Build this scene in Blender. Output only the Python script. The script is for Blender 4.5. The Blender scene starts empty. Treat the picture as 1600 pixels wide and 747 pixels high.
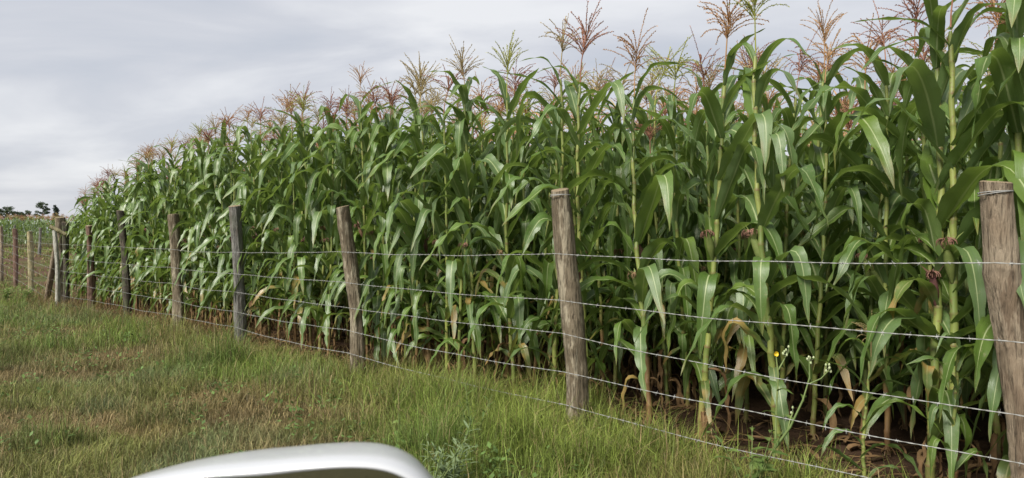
import bpy, math, random
import numpy as np
from mathutils import Vector, Matrix

R = math.radians
random.seed(7)
rng = np.random.default_rng(11)
scene = bpy.context.scene
COL = scene.collection

# ------------------------------------------------------------------ camera, sky, sun, exposure
F_PX = 1060.0            # focal length in pixels of the 1600 px wide photograph
CAM_Z = 1.5
HORIZON = 364.0
cam_data = bpy.data.cameras.new('camera')
cam = bpy.data.objects.new('camera', cam_data)
COL.objects.link(cam)
cam_data.sensor_width = 36.0
cam_data.lens = 36.0 * F_PX / 1600.0
cam_data.clip_start = 0.02
cam_data.clip_end = 6000
cam_data.dof.use_dof = True
cam_data.dof.focus_distance = 6.0
cam_data.dof.aperture_fstop = 9.0
cam.location = (0, 0, CAM_Z)
cam.rotation_euler = (R(90) - math.atan((373.5 - HORIZON) / F_PX), 0, 0)
scene.camera = cam

SUN_EL, SUN_AZ = R(45), R(220)      # azimuth clockwise from +Y: behind the camera, to its left
world = bpy.data.worlds.new('World')
scene.world = world
world.use_nodes = True


def build_world():
    nt = world.node_tree
    N, L = nt.nodes, nt.links
    N.clear()
    out = N.new('ShaderNodeOutputWorld')
    bg = N.new('ShaderNodeBackground')
    sky = N.new('ShaderNodeTexSky')
    sky.sky_type = 'NISHITA'
    sky.sun_disc = False
    sky.sun_elevation = SUN_EL
    sky.sun_rotation = SUN_AZ
    sky.air_density = 1.0
    sky.dust_density = 2.0
    tc = N.new('ShaderNodeTexCoord')
    sep = N.new('ShaderNodeSeparateXYZ')
    L.new(tc.outputs['Generated'], sep.inputs[0])
    mx = N.new('ShaderNodeMath'); mx.operation = 'MAXIMUM'; mx.inputs[1].default_value = 0.0
    L.new(sep.outputs['Z'], mx.inputs[0])
    ad = N.new('ShaderNodeMath'); ad.operation = 'ADD'; ad.inputs[1].default_value = 0.24
    L.new(mx.outputs[0], ad.inputs[0])
    dv = []
    for ax in 'XY':
        d = N.new('ShaderNodeMath'); d.operation = 'DIVIDE'
        L.new(sep.outputs[ax], d.inputs[0]); L.new(ad.outputs[0], d.inputs[1]); dv.append(d)
    cmb = N.new('ShaderNodeCombineXYZ')
    L.new(dv[0].outputs[0], cmb.inputs[0]); L.new(dv[1].outputs[0], cmb.inputs[1])
    mp = N.new('ShaderNodeMapping')
    mp.inputs['Scale'].default_value = (0.55, 1.1, 1.0)
    mp.inputs['Rotation'].default_value = (0, 0, R(-24))
    L.new(cmb.outputs[0], mp.inputs[0])
    n1 = N.new('ShaderNodeTexNoise')
    n1.inputs['Scale'].default_value = 1.9; n1.inputs['Detail'].default_value = 7
    n1.inputs['Roughness'].default_value = 0.52; n1.inputs['Distortion'].default_value = 0.5
    L.new(mp.outputs[0], n1.inputs['Vector'])
    n2 = N.new('ShaderNodeTexNoise')
    n2.inputs['Scale'].default_value = 0.55; n2.inputs['Detail'].default_value = 3
    L.new(mp.outputs[0], n2.inputs['Vector'])
    av = N.new('ShaderNodeMath'); av.operation = 'MULTIPLY_ADD'
    av.inputs[1].default_value = 0.55
    sc2 = N.new('ShaderNodeMath'); sc2.operation = 'MULTIPLY'; sc2.inputs[1].default_value = 0.45
    L.new(n2.outputs['Fac'], sc2.inputs[0])
    L.new(n1.outputs['Fac'], av.inputs[0]); L.new(sc2.outputs[0], av.inputs[2])
    rp = N.new('ShaderNodeValToRGB')
    e = rp.color_ramp.elements
    e[0].position = 0.40; e[0].color = (3.7, 3.95, 4.45, 1)
    e[1].position = 0.61; e[1].color = (5.9, 5.95, 6.1, 1)
    m = rp.color_ramp.elements.new(0.50); m.color = (4.5, 4.62, 4.98, 1)
    L.new(av.outputs[0], rp.inputs[0])
    mix = N.new('ShaderNodeMix'); mix.data_type = 'RGBA'
    mix.inputs['Factor'].default_value = 0.92
    L.new(sky.outputs[0], mix.inputs['A']); L.new(rp.outputs[0], mix.inputs['B'])
    L.new(mix.outputs['Result'], bg.inputs['Color'])
    bg.inputs['Strength'].default_value = 0.1
    L.new(bg.outputs[0], out.inputs['Surface'])


build_world()
sun_d = bpy.data.lights.new('sun', 'SUN')
sun_d.energy = 4.2
sun_d.angle = R(20)
sun_d.color = (1.0, 0.96, 0.88)
sun = bpy.data.objects.new('sun', sun_d)
COL.objects.link(sun)
sd = Vector((math.sin(SUN_AZ) * math.cos(SUN_EL), math.cos(SUN_AZ) * math.cos(SUN_EL), math.sin(SUN_EL)))
sun.rotation_euler = sd.to_track_quat('Z', 'Y').to_euler()
sun.location = (-6, -8, 12)

vs = scene.view_settings
vs.view_transform = 'Standard'
vs.look = 'None'
vs.exposure = 0.58
vs.gamma = 1.0
scene.cycles.use_denoising = True
scene.cycles.max_bounces = 8
scene.cycles.transmission_bounces = 6
scene.cycles.diffuse_bounces = 4
scene.cycles.transparent_max_bounces = 8


# ------------------------------------------------------------------ numeric helpers
def hash2(ix, iy, seed):
    h = (ix.astype(np.int64) * 374761393 + iy.astype(np.int64) * 668265263 + seed * 974711) & 0xFFFFFFFF
    h = ((h ^ (h >> 13)) * 1274126177) & 0xFFFFFFFF
    h = h ^ (h >> 16)
    return (h & 0xFFFFFF) / float(0xFFFFFF)


def vnoise(x, y, seed=0):
    x = np.asarray(x, float); y = np.asarray(y, float)
    ix = np.floor(x); iy = np.floor(y)
    fx = x - ix; fy = y - iy
    fx = fx * fx * (3 - 2 * fx); fy = fy * fy * (3 - 2 * fy)
    a = hash2(ix, iy, seed); b = hash2(ix + 1, iy, seed)
    c = hash2(ix, iy + 1, seed); d = hash2(ix + 1, iy + 1, seed)
    return (a * (1 - fx) + b * fx) * (1 - fy) + (c * (1 - fx) + d * fx) * fy


def fbm(x, y, seed=0, octv=4):
    s = 0; a = 0.5; t = 0
    for i in range(octv):
        s = s + a * vnoise(np.asarray(x) * 2 ** i, np.asarray(y) * 2 ** i, seed + i * 17); t += a; a *= 0.5
    return s / t


def sstep(a, b, x):
    t = np.clip((np.asarray(x, float) - a) / (b - a), 0, 1)
    return t * t * (3 - 2 * t)


DROP_Y = np.array([-3000, -10, 0, 3, 5, 7.3, 9.6, 12, 14.3, 16.6, 19, 25, 35, 45, 62, 110, 300, 5000], float)
DROP_V = np.array([1.5, 1.5, 1.48, 1.48, 1.50, 1.60, 1.63, 1.70, 1.80, 1.92, 2.02, 2.08, 1.9, 1.55, 1.3, 1.2, 1.0, 0.6], float)

# fence line: post n stands at (FX(n), FY(n)); n = 8 is the corner
SPC_Y = 2.317


def f_xy(n):
    y = SPC_Y * (n + 0.158)
    x = (-190 - 800) / F_PX * y + 2337.0 / F_PX * SPC_Y
    return np.array([x, y])


P2 = f_xy(2.0)
DIR = f_xy(3.0) - P2
SPC = float(np.linalg.norm(DIR)); DIR = DIR / SPC          # towards the far corner
INW = np.array([DIR[1], -DIR[0]])                          # into the maize


def along(x, y):      # distance along the fence from post 2 and distance behind it
    dx = np.asarray(x, float) - P2[0]; dy = np.asarray(y, float) - P2[1]
    return dx * DIR[0] + dy * DIR[1], dx * INW[0] + dy * INW[1]


def ground_z(x, y):
    x = np.asarray(x, float); y = np.asarray(y, float)
    d = np.interp(y, DROP_Y, DROP_V)
    # smooth the kinks a little
    d = (d + np.interp(y - 1.0, DROP_Y, DROP_V) + np.interp(y + 1.0, DROP_Y, DROP_V)) / 3
    near = 1 - sstep(25, 60, np.hypot(x, y))
    s, q = along(x, y)
    bump = (fbm(x * 0.9, y * 0.9, 3) - 0.5) * 0.10 + (fbm(x * 4.0, y * 4.0, 5, 3) - 0.5) * 0.035
    furrow = np.cos((q - 0.55) / 0.72 * 2 * np.pi) * 0.035 * sstep(0.1, 0.6, q)
    return CAM_Z - d + (bump + furrow) * near


def gz(x, y):
    return float(ground_z(x, y))


def px_at(px, py, Y):      # a point at depth Y seen at a photo pixel
    return np.array([(px - 800) / F_PX * Y, Y, CAM_Z - (py - HORIZON) / F_PX * Y])


# ------------------------------------------------------------------ mesh helpers
class MB:
    """collects vertices and faces (tris and quads) with uv, colour and material index"""
    def __init__(self):
        self.v = []; self.q = []; self.t = []; self.n = 0
        self.uv = []; self.c = []; self.qm = []; self.tm = []

    def add(self, v, quads=None, tris=None, uv=None, col=None, mat=0):
        v = np.asarray(v, np.float32).reshape(-1, 3)
        self.v.append(v)
        self.uv.append(np.zeros((len(v), 2), np.float32) if uv is None else np.asarray(uv, np.float32))
        if col is None:
            c = np.ones((len(v), 4), np.float32)
        else:
            c = np.ones((len(v), 4), np.float32); c[:, :3] = np.asarray(col, np.float32)
        self.c.append(c)
        if quads is not None and len(quads):
            q = np.asarray(quads, np.int64).reshape(-1, 4) + self.n
            self.q.append(q); self.qm.append(np.full(len(q), mat, np.int32))
        if tris is not None and len(tris):
            t = np.asarray(tris, np.int64).reshape(-1, 3) + self.n
            self.t.append(t); self.tm.append(np.full(len(t), mat, np.int32))
        self.n += len(v)

    def mesh(self, name, mats, smooth=True, uv=True, col=False):
        me = bpy.data.meshes.new(name)
        V = np.concatenate(self.v)
        Q = np.concatenate(self.q) if self.q else np.zeros((0, 4), np.int64)
        T = np.concatenate(self.t) if self.t else np.zeros((0, 3), np.int64)
        nq, ntr = len(Q), len(T)
        me.vertices.add(len(V)); me.vertices.foreach_set('co', V.ravel())
        loops = np.concatenate([Q.ravel(), T.ravel()]).astype(np.int32)
        me.loops.add(len(loops)); me.loops.foreach_set('vertex_index', loops)
        me.polygons.add(nq + ntr)
        ls = np.concatenate([np.arange(nq) * 4, nq * 4 + np.arange(ntr) * 3]).astype(np.int32)
        me.polygons.foreach_set('loop_start', ls)
        mi = np.concatenate([np.concatenate(self.qm) if self.qm else np.zeros(0, np.int32),
                             np.concatenate(self.tm) if self.tm else np.zeros(0, np.int32)]).astype(np.int32)
        me.polygons.foreach_set('material_index', mi)
        me.polygons.foreach_set('use_smooth', np.full(nq + ntr, smooth, dtype=bool))
        if uv:
            U = np.concatenate(self.uv)[loops]
            me.uv_layers.new(name='UVMap').data.foreach_set('uv', U.ravel().astype(np.float32))
        if col:
            a = me.color_attributes.new('Col', 'FLOAT_COLOR', 'POINT')
            a.data.foreach_set('color', np.concatenate(self.c).ravel())
        for m in mats:
            me.materials.append(m)
        me.update(calc_edges=True)
        me.validate()
        return me

    def arrays(self):
        return (np.concatenate(self.v), np.concatenate(self.q) if self.q else np.zeros((0, 4), np.int64),
                np.concatenate(self.t) if self.t else np.zeros((0, 3), np.int64), np.concatenate(self.uv))


def obj(name, me, parent=None, loc=(0, 0, 0), rot=(0, 0, 0), scale=1.0):
    o = bpy.data.objects.new(name, me)
    COL.objects.link(o)
    o.location = loc; o.rotation_euler = rot
    o.scale = (scale,) * 3 if not hasattr(scale, '__len__') else scale
    if parent is not None:
        o.parent = parent
    return o


def tag(o, label=None, cat=None, group=None, kind=None):
    if label: o['label'] = label
    if cat: o['category'] = cat
    if group: o['group'] = group
    if kind: o['kind'] = kind
    return o


def tube(mb, pts, rad, sides=6, uvv=(0, 1), mat=0, col=None, cap=False):
    pts = np.asarray(pts, float); n = len(pts)
    rad = np.broadcast_to(np.asarray(rad, float), (n,))
    T = np.gradient(pts, axis=0); T /= np.linalg.norm(T, axis=1)[:, None] + 1e-9
    ref = np.array([0.0, 0.0, 1.0]) if abs(T[0][2]) < 0.9 else np.array([1.0, 0.0, 0.0])
    a = np.cross(T, ref); a /= np.linalg.norm(a, axis=1)[:, None] + 1e-9
    b = np.cross(T, a)
    th = np.arange(sides) / sides * 2 * np.pi
    V = pts[:, None, :] + rad[:, None, None] * (np.cos(th)[None, :, None] * a[:, None, :] + np.sin(th)[None, :, None] * b[:, None, :])
    uv = np.zeros((n, sides, 2)); uv[:, :, 0] = (np.arange(sides) / sides)[None]; uv[:, :, 1] = np.linspace(uvv[0], uvv[1], n)[:, None]
    i = np.arange(n - 1)[:, None] * sides; j = np.arange(sides)[None]; k = (np.arange(sides) + 1) % sides
    Q = np.stack([i + j, i + k[None], i + sides + k[None], i + sides + j], -1).reshape(-1, 4)
    tr = []
    V = V.reshape(-1, 3); uv = uv.reshape(-1, 2)
    if cap:
        V = np.concatenate([V, pts[:1], pts[-1:]]); uv = np.concatenate([uv, [[.5, uvv[0]], [.5, uvv[1]]]])
        c0, c1 = n * sides, n * sides + 1
        for s in range(sides):
            s2 = (s + 1) % sides
            tr.append((c0, s2, s)); tr.append((c1, (n - 1) * sides + s, (n - 1) * sides + s2))
    mb.add(V, Q, tr, uv, col, mat)


# ------------------------------------------------------------------ materials
def nodes(name):
    m = bpy.data.materials.new(name); m.use_nodes = True
    nt = m.node_tree; nt.nodes.clear()
    return m, nt.nodes, nt.links


def mixc(N, L, fac, a, b, blend='MIX'):
    x = N.new('ShaderNodeMix'); x.data_type = 'RGBA'; x.blend_type = blend
    for sock, val in (('Factor', fac), ('A', a), ('B', b)):
        s = x.inputs[sock]
        if hasattr(val, 'is_output'):
            L.new(val, s)
        elif isinstance(val, (int, float)):
            s.default_value = val
        else:
            s.default_value = (*val, 1)
    return x.outputs['Result']


def math_(N, L, op, a, b=0.0, c=0.0):
    x = N.new('ShaderNodeMath'); x.operation = op
    for i, val in enumerate((a, b, c)):
        if hasattr(val, 'is_output'):
            L.new(val, x.inputs[i])
        else:
            x.inputs[i].default_value = val
    return x.outputs[0]


def maprange(N, L, v, a, b, c=0.0, d=1.0):
    x = N.new('ShaderNodeMapRange')
    L.new(v, x.inputs[0])
    for i, k in enumerate((a, b, c, d)):
        x.inputs[i + 1].default_value = k
    return x.outputs[0]


def noise(N, L, vec, scale, detail=3, rough=0.5):
    x = N.new('ShaderNodeTexNoise')
    x.inputs['Scale'].default_value = scale; x.inputs['Detail'].default_value = detail
    x.inputs['Roughness'].default_value = rough
    if vec is not None:
        L.new(vec, x.inputs['Vector'])
    return x.outputs['Fac']


def leaf_shader(N, L, colour, rough, transl, normal=None, tcol=None, spec=0.5):
    p = N.new('ShaderNodeBsdfPrincipled')
    L.new(colour, p.inputs['Base Color'])
    if hasattr(rough, 'is_output'):
        L.new(rough, p.inputs['Roughness'])
    else:
        p.inputs['Roughness'].default_value = rough
    p.inputs['Specular IOR Level'].default_value = spec
    t = N.new('ShaderNodeBsdfTranslucent')
    L.new(tcol if tcol is not None else colour, t.inputs['Color'])
    if normal is not None:
        L.new(normal, p.inputs['Normal'])
    ms = N.new('ShaderNodeMixShader'); ms.inputs[0].default_value = transl
    L.new(p.outputs[0], ms.inputs[1]); L.new(t.outputs[0], ms.inputs[2])
    out = N.new('ShaderNodeOutputMaterial')
    L.new(ms.outputs[0], out.inputs['Surface'])


def mat_leaf(name, dark, light, rib, tipdry=0.5, transl=0.34, yellow=0.0):
    m, N, L = nodes(name)
    tc = N.new('ShaderNodeTexCoord')
    geo = N.new('ShaderNodeNewGeometry')
    inf = N.new('ShaderNodeObjectInfo')
    sep = N.new('ShaderNodeSeparateXYZ'); L.new(tc.outputs['UV'], sep.inputs[0])
    u, v = sep.outputs[0], sep.outputs[1]
    pos = geo.outputs['Position']
    big = noise(N, L, pos, 2.3, 3)
    f = math_(N, L, 'MULTIPLY_ADD', inf.outputs['Random'], 0.5, math_(N, L, 'MULTIPLY_ADD', big, 1.3, -0.42))
    f = maprange(N, L, f, 0.0, 1.0)
    base = mixc(N, L, f, dark, light)
    hue = math_(N, L, 'FRACT', math_(N, L, 'MULTIPLY', inf.outputs['Random'], 7.31))
    hue = math_(N, L, 'ADD', hue, math_(N, L, 'MULTIPLY_ADD', noise(N, L, pos, 1.1, 2), 1.0, -0.5))
    base = mixc(N, L, maprange(N, L, hue, 0.40, 0.95, 0.0, 0.65), base, (0.112, 0.165, 0.080))  # pale grey-green on some leaves: their sheen put into the base colour
    base = mixc(N, L, maprange(N, L, hue, 0.35, 0.0, 0.0, 0.5), base, (0.145, 0.205, 0.030))
    # fine parallel veins
    cmb = N.new('ShaderNodeCombineXYZ')
    L.new(math_(N, L, 'MULTIPLY', u, 46.0), cmb.inputs[0]); L.new(math_(N, L, 'MULTIPLY', v, 3.0), cmb.inputs[1])
    vein = noise(N, L, cmb.outputs[0], 1.0, 2)
    base = mixc(N, L, maprange(N, L, vein, 0.35, 0.7, 0.0, 0.35), base, tuple(c * 1.7 for c in light))
    # pale blotches and nibble marks
    sp = noise(N, L, pos, 60.0, 2)
    base = mixc(N, L, maprange(N, L, sp, 0.63, 0.73, 0.0, 0.5), base, (0.26, 0.25, 0.12))
    # yellowing / drying towards the tip and edge on some leaves
    edge = math_(N, L, 'ABSOLUTE', math_(N, L, 'SUBTRACT', u, 0.5))
    dry = math_(N, L, 'ADD', v, math_(N, L, 'MULTIPLY', edge, 0.25))
    dry = math_(N, L, 'ADD', dry, math_(N, L, 'MULTIPLY', noise(N, L, pos, 9.0, 3), 0.35))
    dry = math_(N, L, 'ADD', dry, math_(N, L, 'MULTIPLY', inf.outputs['Random'], 0.12))
    base = mixc(N, L, maprange(N, L, dry, 1.17, 1.32, 0.0, tipdry), base, (0.27, 0.19, 0.07))
    if yellow:
        yn = noise(N, L, pos, 5.0, 4)
        base = mixc(N, L, maprange(N, L, math_(N, L, 'ADD', yn, math_(N, L, 'MULTIPLY', v, 0.2)), 0.52, 0.66, 0.0, yellow), base, (0.34, 0.22, 0.07))
    # midrib
    ribw = math_(N, L, 'MULTIPLY_ADD', v, -0.038, 0.058)
    rm = math_(N, L, 'LESS_THAN', edge, ribw)
    soft = maprange(N, L, math_(N, L, 'DIVIDE', edge, ribw), 0.5, 1.25, 0.8, 0.0)
    base = mixc(N, L, soft, base, rib)
    # underside duller and paler
    under = mixc(N, L, 0.35, base, (0.11, 0.15, 0.075))
    col = mixc(N, L, geo.outputs['Backfacing'], base, under)
    bump = N.new('ShaderNodeBump'); bump.inputs['Strength'].default_value = 0.35; bump.inputs['Distance'].default_value = 0.004
    hgt = math_(N, L, 'ADD', vein, math_(N, L, 'MULTIPLY', noise(N, L, pos, 35.0, 2), 0.7))
    L.new(hgt, bump.inputs['Height'])
    rough = maprange(N, L, big, 0.3, 0.7, 0.33, 0.50)
    tcol = mixc(N, L, 0.55, col, (0.25, 0.36, 0.04))
    leaf_shader(N, L, col, rough, transl, bump.outputs[0], tcol, 0.75)
    return m


def mat_stalk():
    m, N, L = nodes('maize_stalk')
    tc = N.new('ShaderNodeTexCoord'); inf = N.new('ShaderNodeObjectInfo'); geo = N.new('ShaderNodeNewGeometry')
    sep = N.new('ShaderNodeSeparateXYZ'); L.new(tc.outputs['UV'], sep.inputs[0])
    v = sep.outputs[1]
    n = noise(N, L, geo.outputs['Position'], 7.0, 3)
    g = mixc(N, L, n, (0.15, 0.19, 0.040), (0.27, 0.285, 0.075))
    # internode streak (sheath edge)
    saw = math_(N, L, 'FRACT', math_(N, L, 'MULTIPLY', v, 15.0))
    g = mixc(N, L, maprange(N, L, saw, 0.75, 1.0, 0.0, 0.45), g, (0.10, 0.13, 0.03))
    wn = N.new('ShaderNodeTexWhiteNoise'); wn.noise_dimensions = '2D'
    cw = N.new('ShaderNodeCombineXYZ')
    L.new(math_(N, L, 'FLOOR', math_(N, L, 'MULTIPLY', v, 15.0)), cw.inputs[0]); L.new(inf.outputs['Random'], cw.inputs[1])
    L.new(cw.outputs[0], wn.inputs['Vector'])
    g = mixc(N, L, maprange(N, L, wn.outputs['Value'], 0.3, 1.0, 0.0, 0.75), g, (0.085, 0.13, 0.030))
    ring = math_(N, L, 'MULTIPLY', maprange(N, L, saw, 0.16, 0.05, 0.0, 0.75), maprange(N, L, noise(N, L, geo.outputs['Position'], 18.0, 2), 0.35, 0.6))
    g = mixc(N, L, ring, g, (0.13, 0.075, 0.035))
    g = mixc(N, L, maprange(N, L, noise(N, L, geo.outputs['Position'], 45.0, 4), 0.56, 0.68, 0.0, 0.6), g, (0.15, 0.09, 0.045))
    redh = math_(N, L, 'MULTIPLY_ADD', math_(N, L, 'POWER', inf.outputs['Random'], 2.0), 0.30, math_(N, L, 'MULTIPLY', n, 0.13))
    rf = math_(N, L, 'SUBTRACT', redh, v)
    rc = mixc(N, L, noise(N, L, geo.outputs['Position'], 22.0, 3), (0.15, 0.045, 0.035), (0.24, 0.15, 0.06))
    g = mixc(N, L, maprange(N, L, rf, 0.0, 0.10, 0.0, 0.85), g, rc)
    p = N.new('ShaderNodeBsdfPrincipled'); L.new(g, p.inputs['Base Color'])
    p.inputs['Roughness'].default_value = 0.5
    b = N.new('ShaderNodeBump'); b.inputs['Strength'].default_value = 0.3; b.inputs['Distance'].default_value = 0.003
    mp = N.new('ShaderNodeMapping'); mp.inputs['Scale'].default_value = (120, 120, 6)
    L.new(geo.outputs['Position'], mp.inputs[0]); L.new(noise(N, L, mp.outputs[0], 1.0, 2), b.inputs['Height'])
    L.new(b.outputs[0], p.inputs['Normal'])
    o = N.new('ShaderNodeOutputMaterial'); L.new(p.outputs[0], o.inputs['Surface'])
    return m


def mat_simple(name, a, b, scale=12.0, rough=0.7, transl=0.0, bump=0.0, spec=0.3):
    m, N, L = nodes(name)
    geo = N.new('ShaderNodeNewGeometry'); inf = N.new('ShaderNodeObjectInfo')
    n = noise(N, L, geo.outputs['Position'], scale, 4, 0.6)
    f = maprange(N, L, math_(N, L, 'MULTIPLY_ADD', inf.outputs['Random'], 0.3, n), 0.4, 0.95)
    c = mixc(N, L, f, a, b)
    nrm = None
    if bump:
        bp = N.new('ShaderNodeBump'); bp.inputs['Strength'].default_value = bump; bp.inputs['Distance'].default_value = 0.01
        L.new(n, bp.inputs['Height']); nrm = bp.outputs[0]
    leaf_shader(N, L, c, rough, transl, nrm, None, spec)
    return m


def mat_vcol(name, rough=0.6, transl=0.3, spec=0.3):
    m, N, L = nodes(name)
    at = N.new('ShaderNodeAttribute'); at.attribute_name = 'Col'
    geo = N.new('ShaderNodeNewGeometry')
    n = noise(N, L, geo.outputs['Position'], 30.0, 2)
    c = mixc(N, L, 1.0, at.outputs['Color'], mixc(N, L, n, (0.72, 0.72, 0.72), (1.28, 1.28, 1.28)), 'MULTIPLY')
    leaf_shader(N, L, c, rough, transl, None, None, spec)
    return m


def mat_wood(name, c1, c2, c3, green=0.0):
    m, N, L = nodes(name)
    tc = N.new('ShaderNodeTexCoord'); inf = N.new('ShaderNodeObjectInfo')
    ofs = N.new('ShaderNodeVectorMath'); ofs.operation = 'ADD'
    L.new(tc.outputs['Object'], ofs.inputs[0])
    cm = N.new('ShaderNodeCombineXYZ')
    L.new(math_(N, L, 'MULTIPLY', inf.outputs['Random'], 30.0), cm.inputs[0]); L.new(math_(N, L, 'MULTIPLY', inf.outputs['Random'], 17.0), cm.inputs[2])
    L.new(cm.outputs[0], ofs.inputs[1])
    mp = N.new('ShaderNodeMapping'); mp.inputs['Scale'].default_value = (1, 1, 0.085)
    L.new(ofs.outputs[0], mp.inputs[0])
    grain = noise(N, L, mp.outputs[0], 75.0, 5, 0.65)
    patch = noise(N, L, ofs.outputs[0], 6.0, 4, 0.55)
    mp2 = N.new('ShaderNodeMapping'); mp2.inputs['Scale'].default_value = (1, 1, 0.22)
    L.new(ofs.outputs[0], mp2.inputs[0])
    flake = noise(N, L, mp2.outputs[0], 16.0, 4, 0.6)
    c = mixc(N, L, maprange(N, L, patch, 0.35, 0.65), c1, c2)
    c = mixc(N, L, maprange(N, L, flake, 0.52, 0.60), c, c3)
    c = mixc(N, L, maprange(N, L, grain, 0.50, 0.34, 0.0, 0.9), c, tuple(x * 0.28 for x in c1))
    # pale cut top
    sep = N.new('ShaderNodeSeparateXYZ'); L.new(tc.outputs['UV'], sep.inputs[0])
    c = mixc(N, L, math_(N, L, 'GREATER_THAN', sep.outputs[1], 1.5), c, (0.26, 0.20, 0.13))
    if green:
        mo = noise(N, L, ofs.outputs[0], 9.0, 4)
        c = mixc(N, L, maprange(N, L, mo, 0.5, 0.62, 0.0, green), c, (0.09, 0.11, 0.05))
    p = N.new('ShaderNodeBsdfPrincipled'); L.new(c, p.inputs['Base Color'])
    p.inputs['Roughness'].default_value = 0.85; p.inputs['Specular IOR Level'].default_value = 0.2
    b = N.new('ShaderNodeBump'); b.inputs['Strength'].default_value = 1.0; b.inputs['Distance'].default_value = 0.022
    L.new(math_(N, L, 'ADD', math_(N, L, 'MULTIPLY', grain, 0.9), math_(N, L, 'MULTIPLY', flake, 0.6)), b.inputs['Height'])
    L.new(b.outputs[0], p.inputs['Normal'])
    o = N.new('ShaderNodeOutputMaterial'); L.new(p.outputs[0], o.inputs['Surface'])
    return m


def mat_ground():
    m, N, L = nodes('ground')
    at = N.new('ShaderNodeAttribute'); at.attribute_name = 'Col'
    geo = N.new('ShaderNodeNewGeometry')
    pos = geo.outputs['Position']
    n1 = noise(N, L, pos, 14.0, 6, 0.65); n2 = noise(N, L, pos, 70.0, 4, 0.6)
    k = mixc(N, L, math_(N, L, 'MULTIPLY_ADD', n1, 0.6, math_(N, L, 'MULTIPLY', n2, 0.4)), (0.35, 0.35, 0.35), (1.65, 1.6, 1.5))
    c = mixc(N, L, 1.0, at.outputs['Color'], k, 'MULTIPLY')
    p = N.new('ShaderNodeBsdfPrincipled'); L.new(c, p.inputs['Base Color'])
    p.inputs['Roughness'].default_value = 0.95; p.inputs['Specular IOR Level'].default_value = 0.1
    b = N.new('ShaderNodeBump'); b.inputs['Strength'].default_value = 1.0; b.inputs['Distance'].default_value = 0.05
    L.new(math_(N, L, 'ADD', n1, math_(N, L, 'MULTIPLY', n2, 0.4)), b.inputs['Height'])
    L.new(b.outputs[0], p.inputs['Normal'])
    o = N.new('ShaderNodeOutputMaterial'); L.new(p.outputs[0], o.inputs['Surface'])
    return m


def mat_principled(name, col, rough, metal=0.0, coat=0.0, nscale=0, namp=0.15):
    m, N, L = nodes(name)
    p = N.new('ShaderNodeBsdfPrincipled')
    if nscale:
        geo = N.new('ShaderNodeTexCoord')
        n = noise(N, L, geo.outputs['Object'], nscale, 4)
        c = mixc(N, L, n, tuple(x * (1 - namp) for x in col), tuple(min(1, x * (1 + namp)) for x in col))
        L.new(c, p.inputs['Base Color'])
    else:
        p.inputs['Base Color'].default_value = (*col, 1)
    p.inputs['Roughness'].default_value = rough; p.inputs['Metallic'].default_value = metal
    p.inputs['Coat Weight'].default_value = coat
    o = N.new('ShaderNodeOutputMaterial'); L.new(p.outputs[0], o.inputs['Surface'])
    return m


M_LEAF = mat_leaf('maize_leaf', (0.044, 0.094, 0.018), (0.112, 0.188, 0.034), (0.44, 0.50, 0.25))
M_OLDLEAF = mat_leaf('maize_yellowing_leaf', (0.06, 0.10, 0.025), (0.12, 0.16, 0.04), (0.36, 0.36, 0.16), tipdry=0.9, yellow=0.9)
M_DRY = mat_simple('maize_dry_leaf', (0.12, 0.065, 0.030), (0.31, 0.20, 0.095), 14.0, 0.8, 0.25)
M_STALK = mat_stalk()
M_TAS = [mat_simple('tassel_purple', (0.27, 0.11, 0.08), (0.42, 0.22, 0.14), 25.0, 0.8, 0.2),
         mat_simple('tassel_brown', (0.38, 0.20, 0.09), (0.52, 0.33, 0.16), 25.0, 0.8, 0.2),
         mat_simple('tassel_straw', (0.34, 0.26, 0.12), (0.48, 0.38, 0.18), 25.0, 0.8, 0.2),
         mat_simple('tassel_yellow_green', (0.28, 0.30, 0.06), (0.42, 0.42, 0.11), 25.0, 0.8, 0.2)]
TAS_WORD = ['purple', 'brown', 'straw coloured', 'yellow green']
M_HUSK = mat_simple('ear_husk', (0.11, 0.15, 0.04), (0.22, 0.25, 0.08), 18.0, 0.55, 0.1)
M_HUSKP = mat_simple('ear_husk_purple', (0.10, 0.035, 0.045), (0.20, 0.12, 0.07), 14.0, 0.55, 0.1)
M_SILK = mat_simple('ear_silk', (0.17, 0.08, 0.06), (0.36, 0.20, 0.14), 40.0, 0.7, 0.1)
M_SILKB = mat_simple('ear_silk_brown', (0.14, 0.085, 0.045), (0.32, 0.21, 0.11), 40.0, 0.7, 0.1)
M_GRASS = mat_vcol('grass')
M_GROUND = mat_ground()
M_POST = mat_wood('weathered_post', (0.125, 0.098, 0.064), (0.21, 0.172, 0.118), (0.33, 0.285, 0.205))
M_POSTP = mat_wood('pale_post', (0.23, 0.175, 0.12), (0.33, 0.27, 0.195), (0.17, 0.125, 0.085))
M_POSTG = mat_wood('grey_post', (0.15, 0.145, 0.13), (0.22, 0.21, 0.19), (0.13, 0.115, 0.10), 0.2)
M_POSTD = mat_wood('dark_post', (0.045, 0.038, 0.030), (0.085, 0.072, 0.055), (0.12, 0.10, 0.075), 0.5)
M_POSTR = mat_wood('red_brown_post', (0.13, 0.075, 0.055), (0.19, 0.12, 0.09), (0.23, 0.16, 0.12))
M_POSTW = mat_wood('whitish_pole', (0.36, 0.35, 0.30), (0.47, 0.46, 0.40), (0.28, 0.26, 0.21), 0.2)
M_POSTY = mat_wood('tan_bar', (0.34, 0.29, 0.16), (0.42, 0.37, 0.22), (0.26, 0.22, 0.12), 0.3)
M_WIRE = mat_principled('galvanised_wire', (0.30, 0.30, 0.285), 0.6, 0.25, 0, 25, 0.3)
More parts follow.
